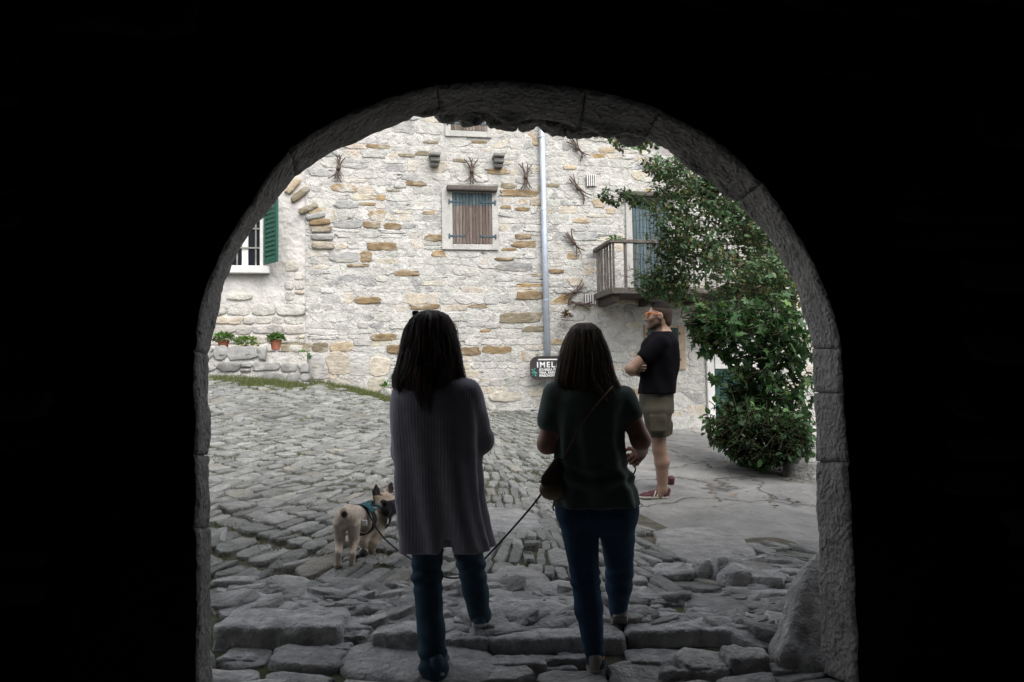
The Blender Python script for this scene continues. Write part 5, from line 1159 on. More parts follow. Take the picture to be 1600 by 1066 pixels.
def hair_strands(rings, n, r, root_top, r0=.0022, jag=.06, col=(.022, .014, .01), col2=(.06, .036, .024), th0=-math.pi, th1=0.0, out=.004, wisp=.08, cy=None, wave=.0):
    """strands that follow a stack of elliptical rings downwards (theta measured from R0 towards F0; the back is negative)"""
    Z = np.array([c[2] for c, _, _ in rings])[::-1]; C = np.array([c for c, _, _ in rings])[::-1]; A = np.array([a for _, a, _ in rings])[::-1]; B = np.array([b for _, _, b in rings])[::-1]
    V, Fs, K = [], [], []; base = 0
    NL = 60; lt = r.uniform(th0, th1, NL); lz = np.abs(r.normal(0, jag, NL)) - .03; lp = r.uniform(0, 6.3, NL); lw = wave * r.uniform(.4, 1.4, NL); ld = r.normal(0, .16, NL)
    for i in range(n):
        k0 = r.integers(NL); loose = r.random() < .4; sp_ = r.normal(0, .12); th = lt[k0] + sp_; zt = Z[-1] - r.uniform(0, root_top); zb = Z[0] + lz[k0] + r.normal(0, .02); dth = ld[k0] - (0 if loose else sp_ * .5); lift = r.uniform(-.002, out) + (r.uniform(0, .016) if r.random() < wisp else 0); ph, wv = lp[k0] + r.normal(0, .25), lw[k0]; m = 16; c = np.array(col) * r.uniform(.6, 1.3) if r.random() < .72 else np.array(col2) * r.uniform(.6, 1.2); pts = []
        for j in range(m):
            t = j / (m - 1); z = zt + (zb - zt) * t; a, b = np.interp(z, Z, A), np.interp(z, Z, B); e = th + dth * t; q = np.array([np.interp(z, Z, C[:, 0]), np.interp(z, Z, C[:, 1]), z]); g = lift * min(1, t * 3) + wv * math.sin(ph + t * 9) * t; pts.append(q + R0 * (a + g) * math.cos(e) + F0 * (b + g) * math.sin(e))
        tw = r.uniform(.6, 1.5) * r0
        for j, p in enumerate(pts):
            t = unit(pts[min(j + 1, m - 1)] - pts[max(j - 1, 0)]); sd = unit(np.cross(t, R0 * math.cos(th) + F0 * math.sin(th))); nn = np.cross(sd, t); w = tw * (1 - .8 * (j / (m - 1)) ** 2); V += [p - sd * w, p + sd * w, p + nn * w * .7]; K += [c] * 3
        for j in range(m - 1):
            for k in range(3): k2 = (k + 1) % 3; Fs.append((base + j * 3 + k, base + j * 3 + k2, base + j * 3 + 3 + k2, base + j * 3 + 3 + k))
        base += m * 3
    return np.array(V), np.array(Fs), np.array(K)
def hair_obj(vol, h, strands, parent, col):
    a, q = vol.mesh(h); V, Fs, K = strands; me = mesh_np('hair', np.concatenate([a, V]), [np.concatenate([q, Fs + len(a)])], np.concatenate([np.tile(col, (len(a), 1)), K]), True)
    return link_mesh('hair', me, MAT['hair_brown'], parent)
def build_cardigan_woman():
    d = 3.65; P = lambda x, y, z=0: PD(x, y, d + z); s = d / FPX; root = empty('person', P(690, 1062), 'person in a long ribbed grey cardigan and jeans stepping up the kerb', 'person', 'people in the gateway and courtyard')
    hc = P(670, 530); v = Vol(); g, A = head_vol(v, hc, F0 * .98 - R0 * .2, ZU, .95, P(678, 590, .0))
    sl, sr, pe, ch = P(634, 612), P(732, 612), P(690, 770), P(684, 650); el, er = P(632, 705, .03), P(752, 688, .06); wl, wr_ = P(668, 690, .24), P(712, 688, .27)
    v.seg(P(682, 598), ch, (.07, .06), (.15, .09), R0, .05).seg(ch, P(688, 715), (.145, .09), (.125, .085), R0, .05).seg(P(688, 715), pe, (.125, .085), (.155, .1), R0, .05)
    for a, b, c in ((sl, el, wl), (sr, er, wr_)): v.cap(P(682, 600), a, .05, .05, .04).cap(a, b, .046, .036, .03).cap(b, c, .037, .025, .02)
    hl, kl, al = P(669, 785), P(667, 902, .02), P(677, 1030, .0); hr, kr, ar = P(714, 785), P(736, 880, .2), P(750, 955, .34)
    for a, b, c in ((hl, kl, al), (hr, kr, ar)): v.cap(pe, a, .09, .08, .05).cap(a, b, .077, .05, .03).cap(b, c, .05, .036, .02)
    v.cap(al, P(676, 1052, .1), .036, .03, .02); v.cap(ar, P(748, 968, .48), .034, .028, .02)
    hd = [(hand(wl, R0 * .7 + F0 * .3, -ZU * .3 - F0, ZU, .8, .92), .0035), (hand(wr_, -R0 * .7 + F0 * .3, -ZU * .3 - F0, ZU, .8, .92), .0035)]
    vobj('body', [(v, .0075)] + hd, 'skin', root, color=skin_color((.42, .25, .18), g, A, hc, .95))
    # jeans
    j = Vol(); j.seg(P(690, 742), pe, (.14, .1), (.165, .115), R0, .04)
    for a, b, c, w in ((hl, kl, P(678, 1046, .0), .066), (hr, kr, P(750, 962, .34), .055)): j.cap(pe, a, .1, .088, .05).cap(a, b, .086, .066, .03).cap(b, b + (c - b) * .55, .066, .062, .02).cap(b + (c - b) * .55, c, .06, w, .02)
    cl = vobj('jeans', j, 'denim2', root, noise=lambda q: .004 * vnoise(q * np.array([14, 14, 22]), 3) + .005 * np.sin(q[:, 2] * 95 + 3 * vnoise(q * 8, 4)) * np.exp(-((q[:, 2] - kl[2]) / .08) ** 2) + .006 * np.sin(q[:, 2] * 80 + 3 * vnoise(q * 9, 5)) * np.exp(-((q[:, 2] - al[2]) / .09) ** 2))
    for hp, tp in ((P(681, 1062, -.07), P(690, 1052, .17)), (P(750, 984, .27), P(746, 968, .52))):
        hp[2] = max(hp[2], tz(hp[0], hp[1]) + .0); sv, fr = shoe_vol(hp, np.array([tp[0], tp[1], hp[2] + .01]), w=.046); vobj('shoe', sv, 'shoe', root, .005, color=shoe_color(fr, (.05, .08, .12), (.45, .45, .45), lace=(.5, .5, .5)))
    # cardigan
    W = lambda l, r_, y, dp, z=0.0: (P((l + r_) / 2, y, z), (r_ - l) / 2 * s, dp)
    fold = lambda th, z: np.clip((P(0, 620)[2] - z) / 1.0, 0, 1) * (.02 * np.sin(th * 4 + 1.0 + z * 1.6) + .011 * np.sin(th * 9 + z * 2.4))
    c = Vol(); c.rings([W(655, 712, 585, .07), W(628, 738, 598, .1), W(613, 749, 618, .115), W(612, 751, 660, .12), W(618, 750, 720, .125), W(622, 754, 780, .135), W(626, 764, 830, .145), W(627, 773, 858, .15)], fold=fold, pw=2.3)
    for a, b, e in ((sl, el, wl), (sr, er, wr_)): c.cap(a, b, .058, .054, .03).cap(b, e, .056, .042, .025)
    slz = P(697, 872)[2]
    c.box(P(697, 868, -.15), (.022, .16, .06), [R0, F0, ZU], .015, .02, '-'); c.box(P(690, 880, 0), (.3, .3, .028), [unit(R0 + ZU * .06), F0, ZU], .004, .01, '-')
    cx = P(684, 700)
    def rib(V): q = V - cx; x, y = q @ R0, q @ F0; tw = np.where(x > .2, 1, 0); return np.arctan2(y / .13, x / .19) * .165 / .0115 * 2 * math.pi * .9 + V[:, 2] * 0
    vobj('cardigan', c, 'knit', root, .0065, rib=rib, noise=lambda q: .003 * vnoise(q * np.array([9, 9, 5]), 7) + .0015 * vnoise(q * 30, 8))
    # hair
    R_ = [W(664, 680, 485.5, .03), W(652, 694, 489, .06), W(643, 702, 498, .088), W(636, 707, 512, .1), W(633, 711, 532, .105), W(630, 714, 552, .1), W(625, 717, 572, .095), W(620, 719, 590, .098), W(622, 716, 606, .1), W(630, 708, 622, .1), W(642, 700, 640, .1)]
    hv = Vol().rings(R_[:-4], fold=lambda th, z: .006 * np.sin(th * 9 + z * 31) + .005 * np.sin(th * 23 + z * 14) + .003 * np.sin(th * 41 - z * 9)); hv.ell(g(0, .14, -.06), (.06, .1, .12), A, .02, '-')
    hair_obj(hv, .006, hair_strands(R_, 4200, np.random.default_rng(501), .06, r0=.0014, jag=.085, th0=-math.pi - .35, th1=.35, wave=.02, wisp=.25, col=(.06, .036, .028), col2=(.18, .09, .06)), root, (.045, .028, .021))
    gl = Vol().box(P(650, 490, .01), (.016, .03, .012), [R0, F0, ZU], .008); vobj('sunglasses', gl, 'lens', root, .004)
def build_green_woman():
    d = 3.76; P = lambda x, y, z=0: PD(x, y, d + z); s = d / FPX; root = empty('person', P(930, 1056), 'person in dark green T-shirt and skinny jeans with long straight hair, holding a leash', 'person', 'people in the gateway and courtyard')
    hc = P(913, 548); v = Vol(); g, A = head_vol(v, hc, F0 * .96 + R0 * .2, ZU, .95, P(915, 605)); W = lambda l, r_, y, dp, z=0.0: (P((l + r_) / 2, y, z), (r_ - l) / 2 * s, dp)
    sl, sr, pe, ch = P(869, 618), P(974, 622), P(932, 775), P(920, 665); el, er = P(855, 694, .0), P(1001, 688, -.03); wl, wr_ = P(895, 700, .2), P(1003, 706, .17)
    v.seg(P(915, 606), ch, (.07, .06), (.15, .095), R0, .05).seg(ch, P(922, 720), (.15, .095), (.14, .09), R0, .05).seg(P(922, 720), pe, (.14, .09), (.175, .11), R0, .05)
    for a, b, c in ((sl, el, wl), (sr, er, wr_)): v.cap(P(917, 610), a, .05, .052, .04).cap(a, b, .05, .045, .03).cap(b, c, .046, .027, .02)
    hl, kl, al = P(904, 800), P(914, 905, .02), P(931, 1025, .0); hr, kr, ar = P(962, 800), P(968, 890, .18), P(966, 950, .3)
    for a, b, c in ((hl, kl, al), (hr, kr, ar)): v.cap(pe, a, .1, .095, .05).cap(a, b, .09, .056, .03).cap(b, c, .056, .037, .02)
    v.cap(al, P(930, 1045, .1), .036, .03, .02); v.cap(ar, P(966, 970, .44), .034, .028, .02)
    hr_d = unit(P(990, 716, .22) - wr_); hnd = hand(wr_, hr_d + ZU * -.1, -R0 * .8 - ZU * .5, ZU * .8 - R0 * .3, .95, .95)
    vobj('body', [(v, .0075), (hnd, .003), (hand(wl, R0 * .6 + F0 * .6, -F0 + R0 * .3, ZU, .6, .92), .0035)], 'skin', root, color=skin_color((.46, .25, .19), g, A, hc, .95))
    j = Vol(); j.seg(P(931, 752), P(932, 790), (.165, .11), (.185, .125), R0, .04)
    for a, b, c, w in ((hl, kl, P(931, 1034, .0), .044), (hr, kr, P(966, 955, .3), .045)): j.cap(P(932, 785), a, .11, .1, .05).cap(a, b, .097, .066, .03).cap(b, b + (c - b) * .35, .066, .066, .02).cap(b + (c - b) * .35, c, .064, w, .02)
    vobj('jeans', j, 'denim', root, noise=lambda q: .003 * vnoise(q * np.array([14, 14, 24]), 3) + .004 * np.sin(q[:, 2] * 110 + 3 * vnoise(q * 8, 4)) * np.exp(-((q[:, 2] - kl[2]) / .06) ** 2) + .004 * np.sin(q[:, 2] * 100 + 3 * vnoise(q * 9, 5)) * np.exp(-((q[:, 2] - al[2]) / .07) ** 2))
    hp = P(932, 1057, -.05); hp[2] = max(hp[2], tz(hp[0], hp[1])); tp = P(922, 1050, .2)
    sv, fr = shoe_vol(hp, np.array([tp[0], tp[1], hp[2] + .01]), w=.047); vobj('shoe', sv, 'shoe', root, .005, color=shoe_color(fr, (.3, .27, .22), (.5, .48, .44), lace=(.5, .48, .44)))
    hp = P(969, 966, .24); tp = P(968, 990, .48); dd = unit(tp - hp); sv, fr = shoe_vol(hp - dd * .02, hp + dd * .23, up=unit(ZU - F0 * .2), w=.045); vobj('shoe', sv, 'shoe', root, .005, color=shoe_color(fr, (.2, .18, .15), (.34, .31, .27)))
    # T-shirt
    zt, zb = P(0, 640)[2], P(0, 790)[2]
    fold = lambda th, z: .007 * np.sin(th * 9 + z * 6) * np.clip((zt - z) / .2, 0, 1) + .01 * np.exp(-((z - zb - .1) / .05) ** 2) * np.sin(z * 70 + 2 * np.sin(th * 3))
    c = Vol(); c.rings([W(890, 940, 598, .07), W(872, 972, 607, .095), W(862, 984, 622, .115), W(866, 976, 650, .125), W(868, 972, 690, .125), W(868, 978, 730, .125), W(867, 992, 762, .135), W(867, 998, 790, .14)], fold=fold, pw=2.4)
    dl, dr = unit(el - sl), unit(er - sr); c.cap(sl, sl + dl * .12, .066, .068, .03).cap(sr - dr * .0, sr + dr * .075, .06, .062, .03)
    sh = vobj('t_shirt', c, 'shirt_green', root, .0065, noise=lambda q: .003 * vnoise(q * np.array([12, 12, 8]), 7))
    gl = P(965, 621, -.13)
    # hair
    R_ = [W(905, 920, 505, .03), W(896, 930, 508, .06), W(889, 938, 517, .088), W(883, 943, 532, .1), W(878, 949, 555, .105), W(873, 954, 580, .1), W(869, 962, 600, .098), W(880, 974, 615, .1), W(892, 974, 630, .1), W(905, 965, 645, .095), W(915, 950, 655, .09)]
    hv = Vol().rings(R_[:-4], fold=lambda th, z: .005 * np.sin(th * 27 + z * 5) + .003 * np.sin(th * 45)); hv.ell(g(0, .14, -.06), (.06, .1, .12), A, .02, '-')
    hair_obj(hv, .006, hair_strands(R_, 4200, np.random.default_rng(511), .05, r0=.0014, jag=.07, th0=-math.pi - .35, th1=.35, wave=.003, wisp=.1, col=(.12, .08, .052), col2=(.42, .3, .19)), root, (.09, .06, .042))
    # bag and strap are carried: a thing of its own
    bag = empty('crossbody_bag', P(862, 780, -.08), 'small brown leather crossbody bag at the hip of the green shirt woman', 'bag')
    b = Vol().seg(P(872, 725, -.06), P(862, 768, -.08), (.03, .03), (.052, .036), unit(R0 - ZU * .3), .02).ell(P(862, 764, -.08), (.055, .038, .05), [R0, F0, ZU], .02); vobj('pouch', b, 'leather', bag, .005)
    b = Vol().seg(P(876, 722, -.075), P(862, 752, -.105), (.034, .012), (.053, .014), unit(R0 - ZU * .3), .01).ell(P(857, 757, -.108), (.04, .012, .018), [unit(R0 - ZU * .5), F0, unit(ZU + R0 * .5)], .012); vobj('flap', b, 'leather_dark', bag, .004)
    mb = MB(); pts = smooth_path([P(877, 726, -.08), P(892, 692, -.135), P(912, 658, -.14), P(935, 628, -.135), P(955, 606, -.09), P(960, 600, .0)], 5); mb.tube(pts, .006, 6, flat=.5); mb.build('strap', MAT['leather'], bag, smooth=True)
    mb = MB(); mb.tube([P(866, 782, -.08), P(864, 792, -.08), P(865, 798, -.08)], .004, 5); mb.build('tassel', MAT['leather_dark'], bag)
    return wr_, hr_d
def build_man():
    d = 7.07; P = lambda x, y, z=0: PD(x, y, d + z); s = d / FPX; root = empty('person', P(1025, 783), 'person with orange sunglasses, black T-shirt and olive shorts, arms crossed', 'person', 'people in the gateway and courtyard')
    fc = unit(-R0 * .97 + F0 * .12 + ZU * .07); hc = P(1029, 495.5); v = Vol(); sc = 1.03; g, A = head_vol(v, hc, fc, unit(ZU + R0 * .06), sc, P(1037, 525)); W = lambda l, r_, y, dp, z=0.0: (P((l + r_) / 2, y, z), (r_ - l) / 2 * s, dp)
    sn, sf = P(1032, 536, -.19), P(1026, 535, .19); en, ef = P(985, 577, -.2), P(988, 580, .2); wn, wf = P(998, 583, .07), P(1000, 574, -.1)
    v.seg(P(1037, 525), P(1032, 555), (.08, .09), (.12, .18), R0, .05).seg(P(1032, 555), P(1028, 600), (.125, .175), (.115, .15), R0, .05).seg(P(1028, 600), P(1027, 632), (.115, .15), (.12, .16), R0, .05)
    for a, b, c in ((sn, en, wn), (sf, ef, wf)): v.cap(P(1036, 530), a, .06, .062, .04).cap(a, b, .056, .045, .03).cap(b, c, .047, .03, .02)
    hn, kn, an = P(1027, 640, -.1), P(1030, 702, -.08), P(1035, 765, -.06); hf, kf, af = P(1026, 640, .1), P(1030, 700, .14), P(1036, 752, .3)
    for a, b, c in ((hn, kn, an), (hf, kf, af)): v.cap(P(1027, 632, 0), a, .1, .09, .05).cap(a, b, .085, .06, .03); m = b + (c - b) * .32 + R0 * .015; v.cap(b, m, .058, .064, .02).cap(m, c, .062, .04, .02).cap(c, c - ZU * .05 - R0 * .03, .042, .035, .02)
    hn1 = hand(wn, F0 * .7 + R0 * .35, R0 * .9 - F0 * .2, ZU, .5, 1.05); hn2 = hand(wf, -F0 * .8 - R0 * .25, R0, ZU, .45, 1.05)
    vobj('body', [(v, .0075), (hn1, .004), (hn2, .004)], 'skin', root, color=skin_color((.3, .19, .135), g, A, hc, sc, True, (.4, .2, .16)))
    # clothes
    c = Vol(); c.rings([W(1021, 1050, 519, .085), W(1010, 1056, 526, .15), W(1003, 1060, 536, .205), W(1001, 1061, 552, .215), W(1001, 1060, 572, .2), W(1000, 1056, 595, .185), W(998, 1055, 615, .195)], pw=2.3, fold=lambda th, z: .004 * np.sin(th * 7 + z * 16))
    for a, b in ((sn, en), (sf, ef)): u = unit(b - a); c.cap(a - u * .01, a + u * .17, .072, .07, .03)
    vobj('t_shirt', c, 'shirt_black', root, .008, noise=lambda q: .004 * vnoise(q * 11, 7))
    c = Vol(); c.rings([W(1000, 1052, 612, .17), W(1000, 1052, 630, .18), W(1001, 1052, 645, .18)], pw=2.4)
    for a, b, l, r_ in ((hn, kn, 1019, 1046), (hf, kf, 1015, 1044)): q = a + (b - a) * .97; c.seg(a - ZU * .01, q, (.128, .105), (.083, .085), R0, .03)
    c.box(P(1044, 668, -.03), (.035, .05, .065), [R0, F0, ZU], .02, .02); c.box(P(1028, 662, -.19), (.07, .02, .075), [R0, F0, ZU], .015, .015)
    zk = P(0, 698)[2]; c.cut((0, 0, zk), (0, 0, -1))
    vobj('shorts', c, 'shorts', root, .008, noise=lambda q: .005 * vnoise(q * np.array([11, 11, 16]), 9))
    for k, (hp, tp, st) in enumerate(((P(1047, 783, -.04), P(999, 785, -.07), True), (P(1051, 764, .36), P(1032, 757, .58), False))):
        hp[2] = tz(hp[0], hp[1]) + .022; tp[2] = tz(tp[0], tp[1]) + .022; tp = hp + unit(tp - hp) * .285; sv, fr = shoe_vol(hp, tp, w=.05, hh=.08)
        vobj('shoe', sv, 'shoe', root, .004, color=shoe_color(fr, (.1, .04, .048), (.5, .46, .4), True, (.28, .1, .12)))
    # hair cropped at the sides, longer on top
    hv = Vol(); r_, f_, u_ = A; hv.ell(g(0, -.018, .04), (.08 * sc, .098 * sc, .093 * sc), A, .01); hv.ell(g(0, .012, .122), (.05, .075, .03), A, .02); hv.ell(g(0, -.075, -.03), (.055, .04, .06), A, .03)
    hv.cut(g(0, .062, .07), unit(f_ * .9 + u_ * -.25)); hv.box(g(0, .06, -.03), (.2, .06, .075), A, .01, .01, '-'); hv.ell(g(0, -.0, -.02), (.2, .04, .06), A, .01, '-')
    rr = np.random.default_rng(521); V, Fs, K = [], [], []
    for i in range(700):
        q = rr.normal(size=3); q[2] = abs(q[2]) + .35; q = unit(q); p = g(q[0] * .066, q[1] * .082 - .012, .045 + q[2] * .085); 
        if (p - hc) @ f_ > .068 * sc: continue
        dv = unit(q[0] * r_ * .6 + (q[1] + .1) * f_ * .5 + u_ * (.7 + .4 * q[2]) + rr.normal(0, .25, 3)); L = rr.uniform(.008, .02); sd = unit(np.cross(dv, rr.normal(size=3))) * .0022; n = len(V); V += [p - sd, p + sd, p + dv * L]; Fs.append((n, n + 1, n + 2)); K += [np.array([.022, .016, .014]) * rr.uniform(.6, 1.5)] * 3
    a, q = hv.mesh(.005); sidec = np.where((((a - hc) @ u_) < .075)[:, None], np.array([[.05, .034, .027]]), np.array([[.01, .008, .007]]))
    me = mesh_np('hair', np.concatenate([a, np.array(V)]), [q, np.array(Fs) + len(a)], np.concatenate([sidec, np.array(K)]), True); link_mesh('hair', me, MAT['hair_crop'], root)
    sg = empty('sunglasses', g(0, .09, .012), 'orange framed dark sunglasses worn by the man', 'sunglasses')
    mb = MB()
    for x in (-1, 1):
        for q0, q1 in (((x * .006, .108, .03), (x * .058, .094, .032)), ((x * .006, .108, -.006), (x * .055, .094, -.01)), ((x * .006, .108, .03), (x * .006, .108, -.006)), ((x * .058, .094, .032), (x * .055, .094, -.01))): mb.tube([g(*q0), (g(*q0) + g(*q1)) / 2 + f_ * .002, g(*q1)], .0036, 6)
    mb.tube([g(-.008, .109, .018), g(0, .113, .02), g(.008, .109, .018)], .004, 6); mb.build('frame', MAT['orange'], sg, smooth=True)
    for x in (-1, 1):
        mb = MB(); mb.add([g(x * .008, .106, .028), g(x * .056, .093, .03), g(x * .053, .093, -.008), g(x * .008, .106, -.004), g(x * .032, .104, .012)], [(0, 1, 4), (1, 2, 4), (2, 3, 4), (3, 0, 4)]); o = mb.build('lens', MAT['lens'], sg); md = o.modifiers.new('t', 'SOLIDIFY'); md.thickness = .003
        mb = MB(); mb.tube([g(x * .059, .094, .026), g(x * .079, .05, .024), g(x * .085, .0, .018), g(x * .084, -.02, .004)], .005, 6, flat=.6); mb.build('temple', MAT['orange'], sg, smooth=True)
def build_dog(hold, hd):
    d = 4.8; P = lambda x, y, z=0: PD(x, y, d + z); root = empty('dog', P(550, 885, .1), 'fawn french bulldog in teal harness turning its head towards the cardigan woman', 'dog')
    v = Vol(); fw = unit(P(585, 815, .32) - P(543, 815, 0)); fw[2] = 0; fw = unit(fw); sd = np.cross(fw, ZU); ru, ri, cs = P(542, 810, .02), P(572, 812, .24), P(585, 815, .34)
    v.ell(P(541, 808, .02), (.07, .07, .06), [sd, fw, ZU], .025); v.seg(P(546, 803, .06), ri, (.056, .056), (.074, .082), sd, .035); v.ell(cs, (.08, .07, .092), [sd, fw, ZU], .04); v.ell(P(586, 830, .33), (.05, .05, .055), [sd, fw, ZU], .03)
    hc = P(600, 786, .34); f = unit(R0 * .8 - F0 * .55 - ZU * .1); u = unit(ZU - f * (ZU @ f)); r = np.cross(f, u); A = [r, f, u]; g = lambda x, y, z: hc + r * x + f * y + u * z
    v.seg(cs + ZU * .05, g(0, -.03, -.01), (.085, .085), (.07, .075), sd, .04); v.ell(hc, (.078, .07, .068), A, .03); v.ell(g(0, .045, -.02), (.062, .042, .046), A, .02); v.ell(g(0, .07, -.01), (.03, .014, .02), A, .012)
    for x in (-1, 1):
        v.ell(g(x * .04, .058, -.035), (.03, .032, .032), A, .015); v.ell(g(x * .05, .055, .018), (.018, .014, .016), A, .01)
    v.ell(g(0, .05, -.06), (.035, .03, .02), A, .015)
    for x in (-1, 1):
        b, m, t = g(x * .052, -.012, .045), g(x * .066, -.016, .085), g(x * .07, -.012, .122); v.seg(b, m, (.038, .012), (.033, .01), r, .015).seg(m, t, (.032, .01), (.009, .006), r, .01); v.ell(g(x * .062, .004, .08), (.017, .012, .03), A, .006, '-')
    # legs: stifle forward under the belly, hock back, then a short shank
    for hip, st, hk, pw, w in ((P(531, 816, .0), P(531, 842, .03), P(529, 864, -.05), P(527, 884, -.03), 1), (P(553, 818, .03), P(553, 844, .06), P(551, 866, -.02), P(549, 887, -.01), 1)):
        v.seg(hip, st, (.038, .055), (.029, .038), sd, .018).cap(st, hk, .029, .019, .012).cap(hk, pw, .02, .018, .012); v.ell(pw + fw * .015 - ZU * .002, (.024, .033, .017), [sd, fw, ZU], .01)
    for sh, eb, kn, pw in ((P(590, 835, .3), P(584, 848, .27), P(580, 862, .28), P(579, 874, .26)), (P(572, 833, .26), P(567, 846, .22), P(570, 858, .26), P(567, 866, .2))):
        v.cap(sh, eb, .045, .031, .02).cap(eb, kn, .031, .022, .015).cap(kn, pw, .025, .022, .012); v.ell(pw + fw * .015, (.027, .034, .02), [sd, fw, ZU], .01)
    tl = P(537, 800, -.03); v.ell(tl, (.024, .026, .026), None, .012).cap(tl + ZU * .01, tl - ZU * .028 + R0 * .012, .018, .012, .01)
    zt = P(0, 808)[2]
    def col(V):
        C = np.tile([.6, .5, .4], (len(V), 1)); q = V - hc; x, y, z = q @ r, q @ f, q @ u; hd_ = np.linalg.norm(q, axis=1) < .16
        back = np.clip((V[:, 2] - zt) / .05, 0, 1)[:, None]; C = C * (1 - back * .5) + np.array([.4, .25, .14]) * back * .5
        m = hd_ & (y > .035) & (z < .03); k = np.clip((y - .03) / .02, 0, 1)[:, None] * m[:, None]; C = C * (1 - k) + np.array([.012, .011, .013]) * k
        m = hd_ & (z > .055) & (np.abs(x) > .038); C[m] = (.05, .04, .035); m = hd_ & (np.hypot(np.abs(x) - .05, z - .018) < .017) & (y > .03); C[m] = (.008, .006, .006)
        m = np.linalg.norm(V - (tl - ZU * .012 + R0 * .008 - F0 * .02), axis=1) < .02; C[m] = (.07, .05, .04)
        m = np.linalg.norm(V - P(541, 832, -.05), axis=1) < .02; C[m] *= .35
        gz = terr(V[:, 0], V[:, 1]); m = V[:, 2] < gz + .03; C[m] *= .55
        m = np.linalg.norm(V - P(567, 867, .2), axis=1) < .035; C[m] = (.03, .026, .026)
        return C * (1 + .12 * vnoise(V * 55, 6)[:, None])
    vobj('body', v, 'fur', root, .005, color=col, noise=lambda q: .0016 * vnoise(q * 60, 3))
    # harness: chest band, back plate, girth strap
    hz = empty('dog_harness', P(574, 810, .24), 'teal and black harness strapped round the dog with a white tag', 'harness')
    def band(cn, ax, a, b, r0, name, mat, arc=(0, 2 * math.pi), wid=.02, zoff=0):
        ax = unit(ax); u1 = unit(np.cross(ax, ZU)); u2 = np.cross(u1, ax); mb = MB(); n = 36; V = []
        for k in range(n + 1):
            t = arc[0] + (arc[1] - arc[0]) * k / n
            for o, q in ((-wid, 0), (-wid, .006), (wid, .006), (wid, 0)): V.append(cn + u1 * (a + q) * math.cos(t) + u2 * (b + q) * math.sin(t) + ax * o)
        mb.add(V, [(k * 4 + i, k * 4 + (i + 1) % 4, (k + 1) * 4 + (i + 1) % 4, (k + 1) * 4 + i) for k in range(n) for i in range(4)]); return mb.build(name, MAT[mat], hz, smooth=False)
    c1 = P(566, 812, .17); band(c1, fw, .083, .09, 0, 'girth_strap', 'black_web', wid=.022); band(c1, fw, .086, .093, 0, 'back_plate', 'nylon', arc=(.55, 2.6), wid=.03)
    c2 = P(590, 806, .32); band(c2, unit(fw * .8 + ZU * .45), .084, .094, 0, 'chest_strap', 'black_web', wid=.018); band(c2, unit(fw * .8 + ZU * .45), .086, .096, 0, 'collar_plate', 'nylon', arc=(.9, 2.3), wid=.02)
    mb = MB(); t0 = c1 + ZU * .093; t1 = c2 + ZU * .088; mb.tube([t0, (t0 + t1) / 2 + ZU * .012, t1], .016, 6, flat=.5); mb.build('back_strap', MAT['nylon'], hz)
    tp = P(569, 817, .08); mb = MB(); mb.box(tp, (.02, .008, .017), [sd, unit(fw * -1), ZU], bev=.004); mb.build('tag', MAT['paper'], hz)
    mb = MB(); q = P(586, 795, .2); mb.box(q, (.012, .006, .008), bev=.002); mb.build('buckle', MAT['zinc'], hz)
    # leash from the harness round behind the women to the hand
    le = empty('dog_leash', P(700, 903, .3), 'thin black leash running from the dog to the hand of the green shirt woman', 'leash')
    Q = lambda x, y, dd: PD(x, y, dd); hp = hold + hd * .095
    pts = [c1 + ZU * .1 + fw * .02, Q(590, 828, 4.85), Q(612, 852, 4.75), Q(640, 872, 4.62), Q(680, 896, 4.45), Q(715, 903, 4.35), Q(745, 885, 4.2), Q(790, 838, 4.05), Q(832, 790, 3.98), Q(862, 752, 3.96), Q(900, 728, 4.02), Q(950, 722, 4.02), hp]
    mb = MB(); mb.tube(smooth_path(pts, 6), .0052, 6); mb.build('cord', MAT['black_web'], le, smooth=True)
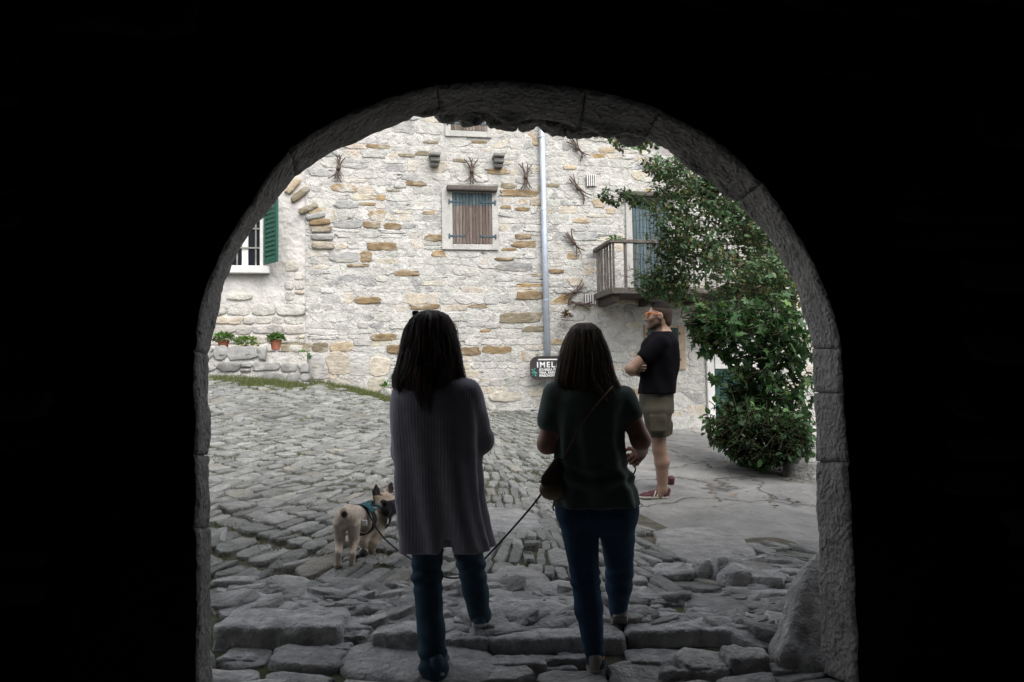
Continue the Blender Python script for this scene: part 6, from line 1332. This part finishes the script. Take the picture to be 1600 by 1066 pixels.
    mb = MB(); lp = smooth_path([hp + R0 * .0 + ZU * .02, hp - ZU * .02 + R0 * .008, Q(993, 732, 3.9), Q(990, 741, 3.9), Q(984, 748, 3.92), Q(975, 740, 3.95), hp - R0 * .012 + ZU * .01], 5); mb.tube(lp, .007, 6, flat=.5); mb.build('hand_loop', MAT['black_web'], le, smooth=True)
def build_people():
    build_cardigan_woman(); w, h = build_green_woman(); build_man(); build_dog(w, h)
# ---------------------------------------------------------------- light
def build_light():
    w = bpy.data.worlds.new('World'); scene.world = w; w.use_nodes = True; nt = w.node_tree
    sk = nt.nodes.new('ShaderNodeTexSky'); sk.sky_type = 'NISHITA'; sk.sun_disc = False
    el, az = math.radians(52), math.radians(SUN_AZ)          # azimuth measured from +Y towards +X
    sk.sun_elevation = el; sk.sun_rotation = az; sk.air_density = 1.0; sk.dust_density = 3.0; sk.ozone_density = 1.0
    hs = nt.nodes.new('ShaderNodeHueSaturation'); hs.inputs['Saturation'].default_value = .3; nt.links.new(sk.outputs[0], hs.inputs['Color'])
    nt.links.new(hs.outputs[0], nt.nodes['Background'].inputs['Color']); nt.nodes['Background'].inputs['Strength'].default_value = .15
    ld = bpy.data.lights.new('sun', 'SUN'); lo = bpy.data.objects.new('sun', ld); COL.objects.link(lo); ld.energy = 1.0; ld.angle = math.radians(60); ld.color = (1, .97, .93)
    d = Vector((math.sin(az) * math.cos(el), math.cos(az) * math.cos(el), math.sin(el))); lo.rotation_euler = d.to_track_quat('Z', 'Y').to_euler(); lo.location = d * 30
    vs = scene.view_settings; vs.view_transform = 'Standard'; vs.look = 'None'; vs.gamma = 1; vs.exposure = EXPO
    scene.cycles.max_bounces = 8; scene.cycles.diffuse_bounces = 4; scene.cycles.glossy_bounces = 3; scene.cycles.transmission_bounces = 3
    scene.cycles.sample_clamp_indirect = 4
SUN_AZ, EXPO = 165.0, 1.22
build_far_house(); build_windows(); build_left_house(); ZT = build_terrace(); build_fittings(); build_balcony(); build_gatehouse()
build_paving(); build_steps(); build_plants(); build_pots(*ZT); build_grass()
if 'build_people' in globals(): build_people()
build_light()
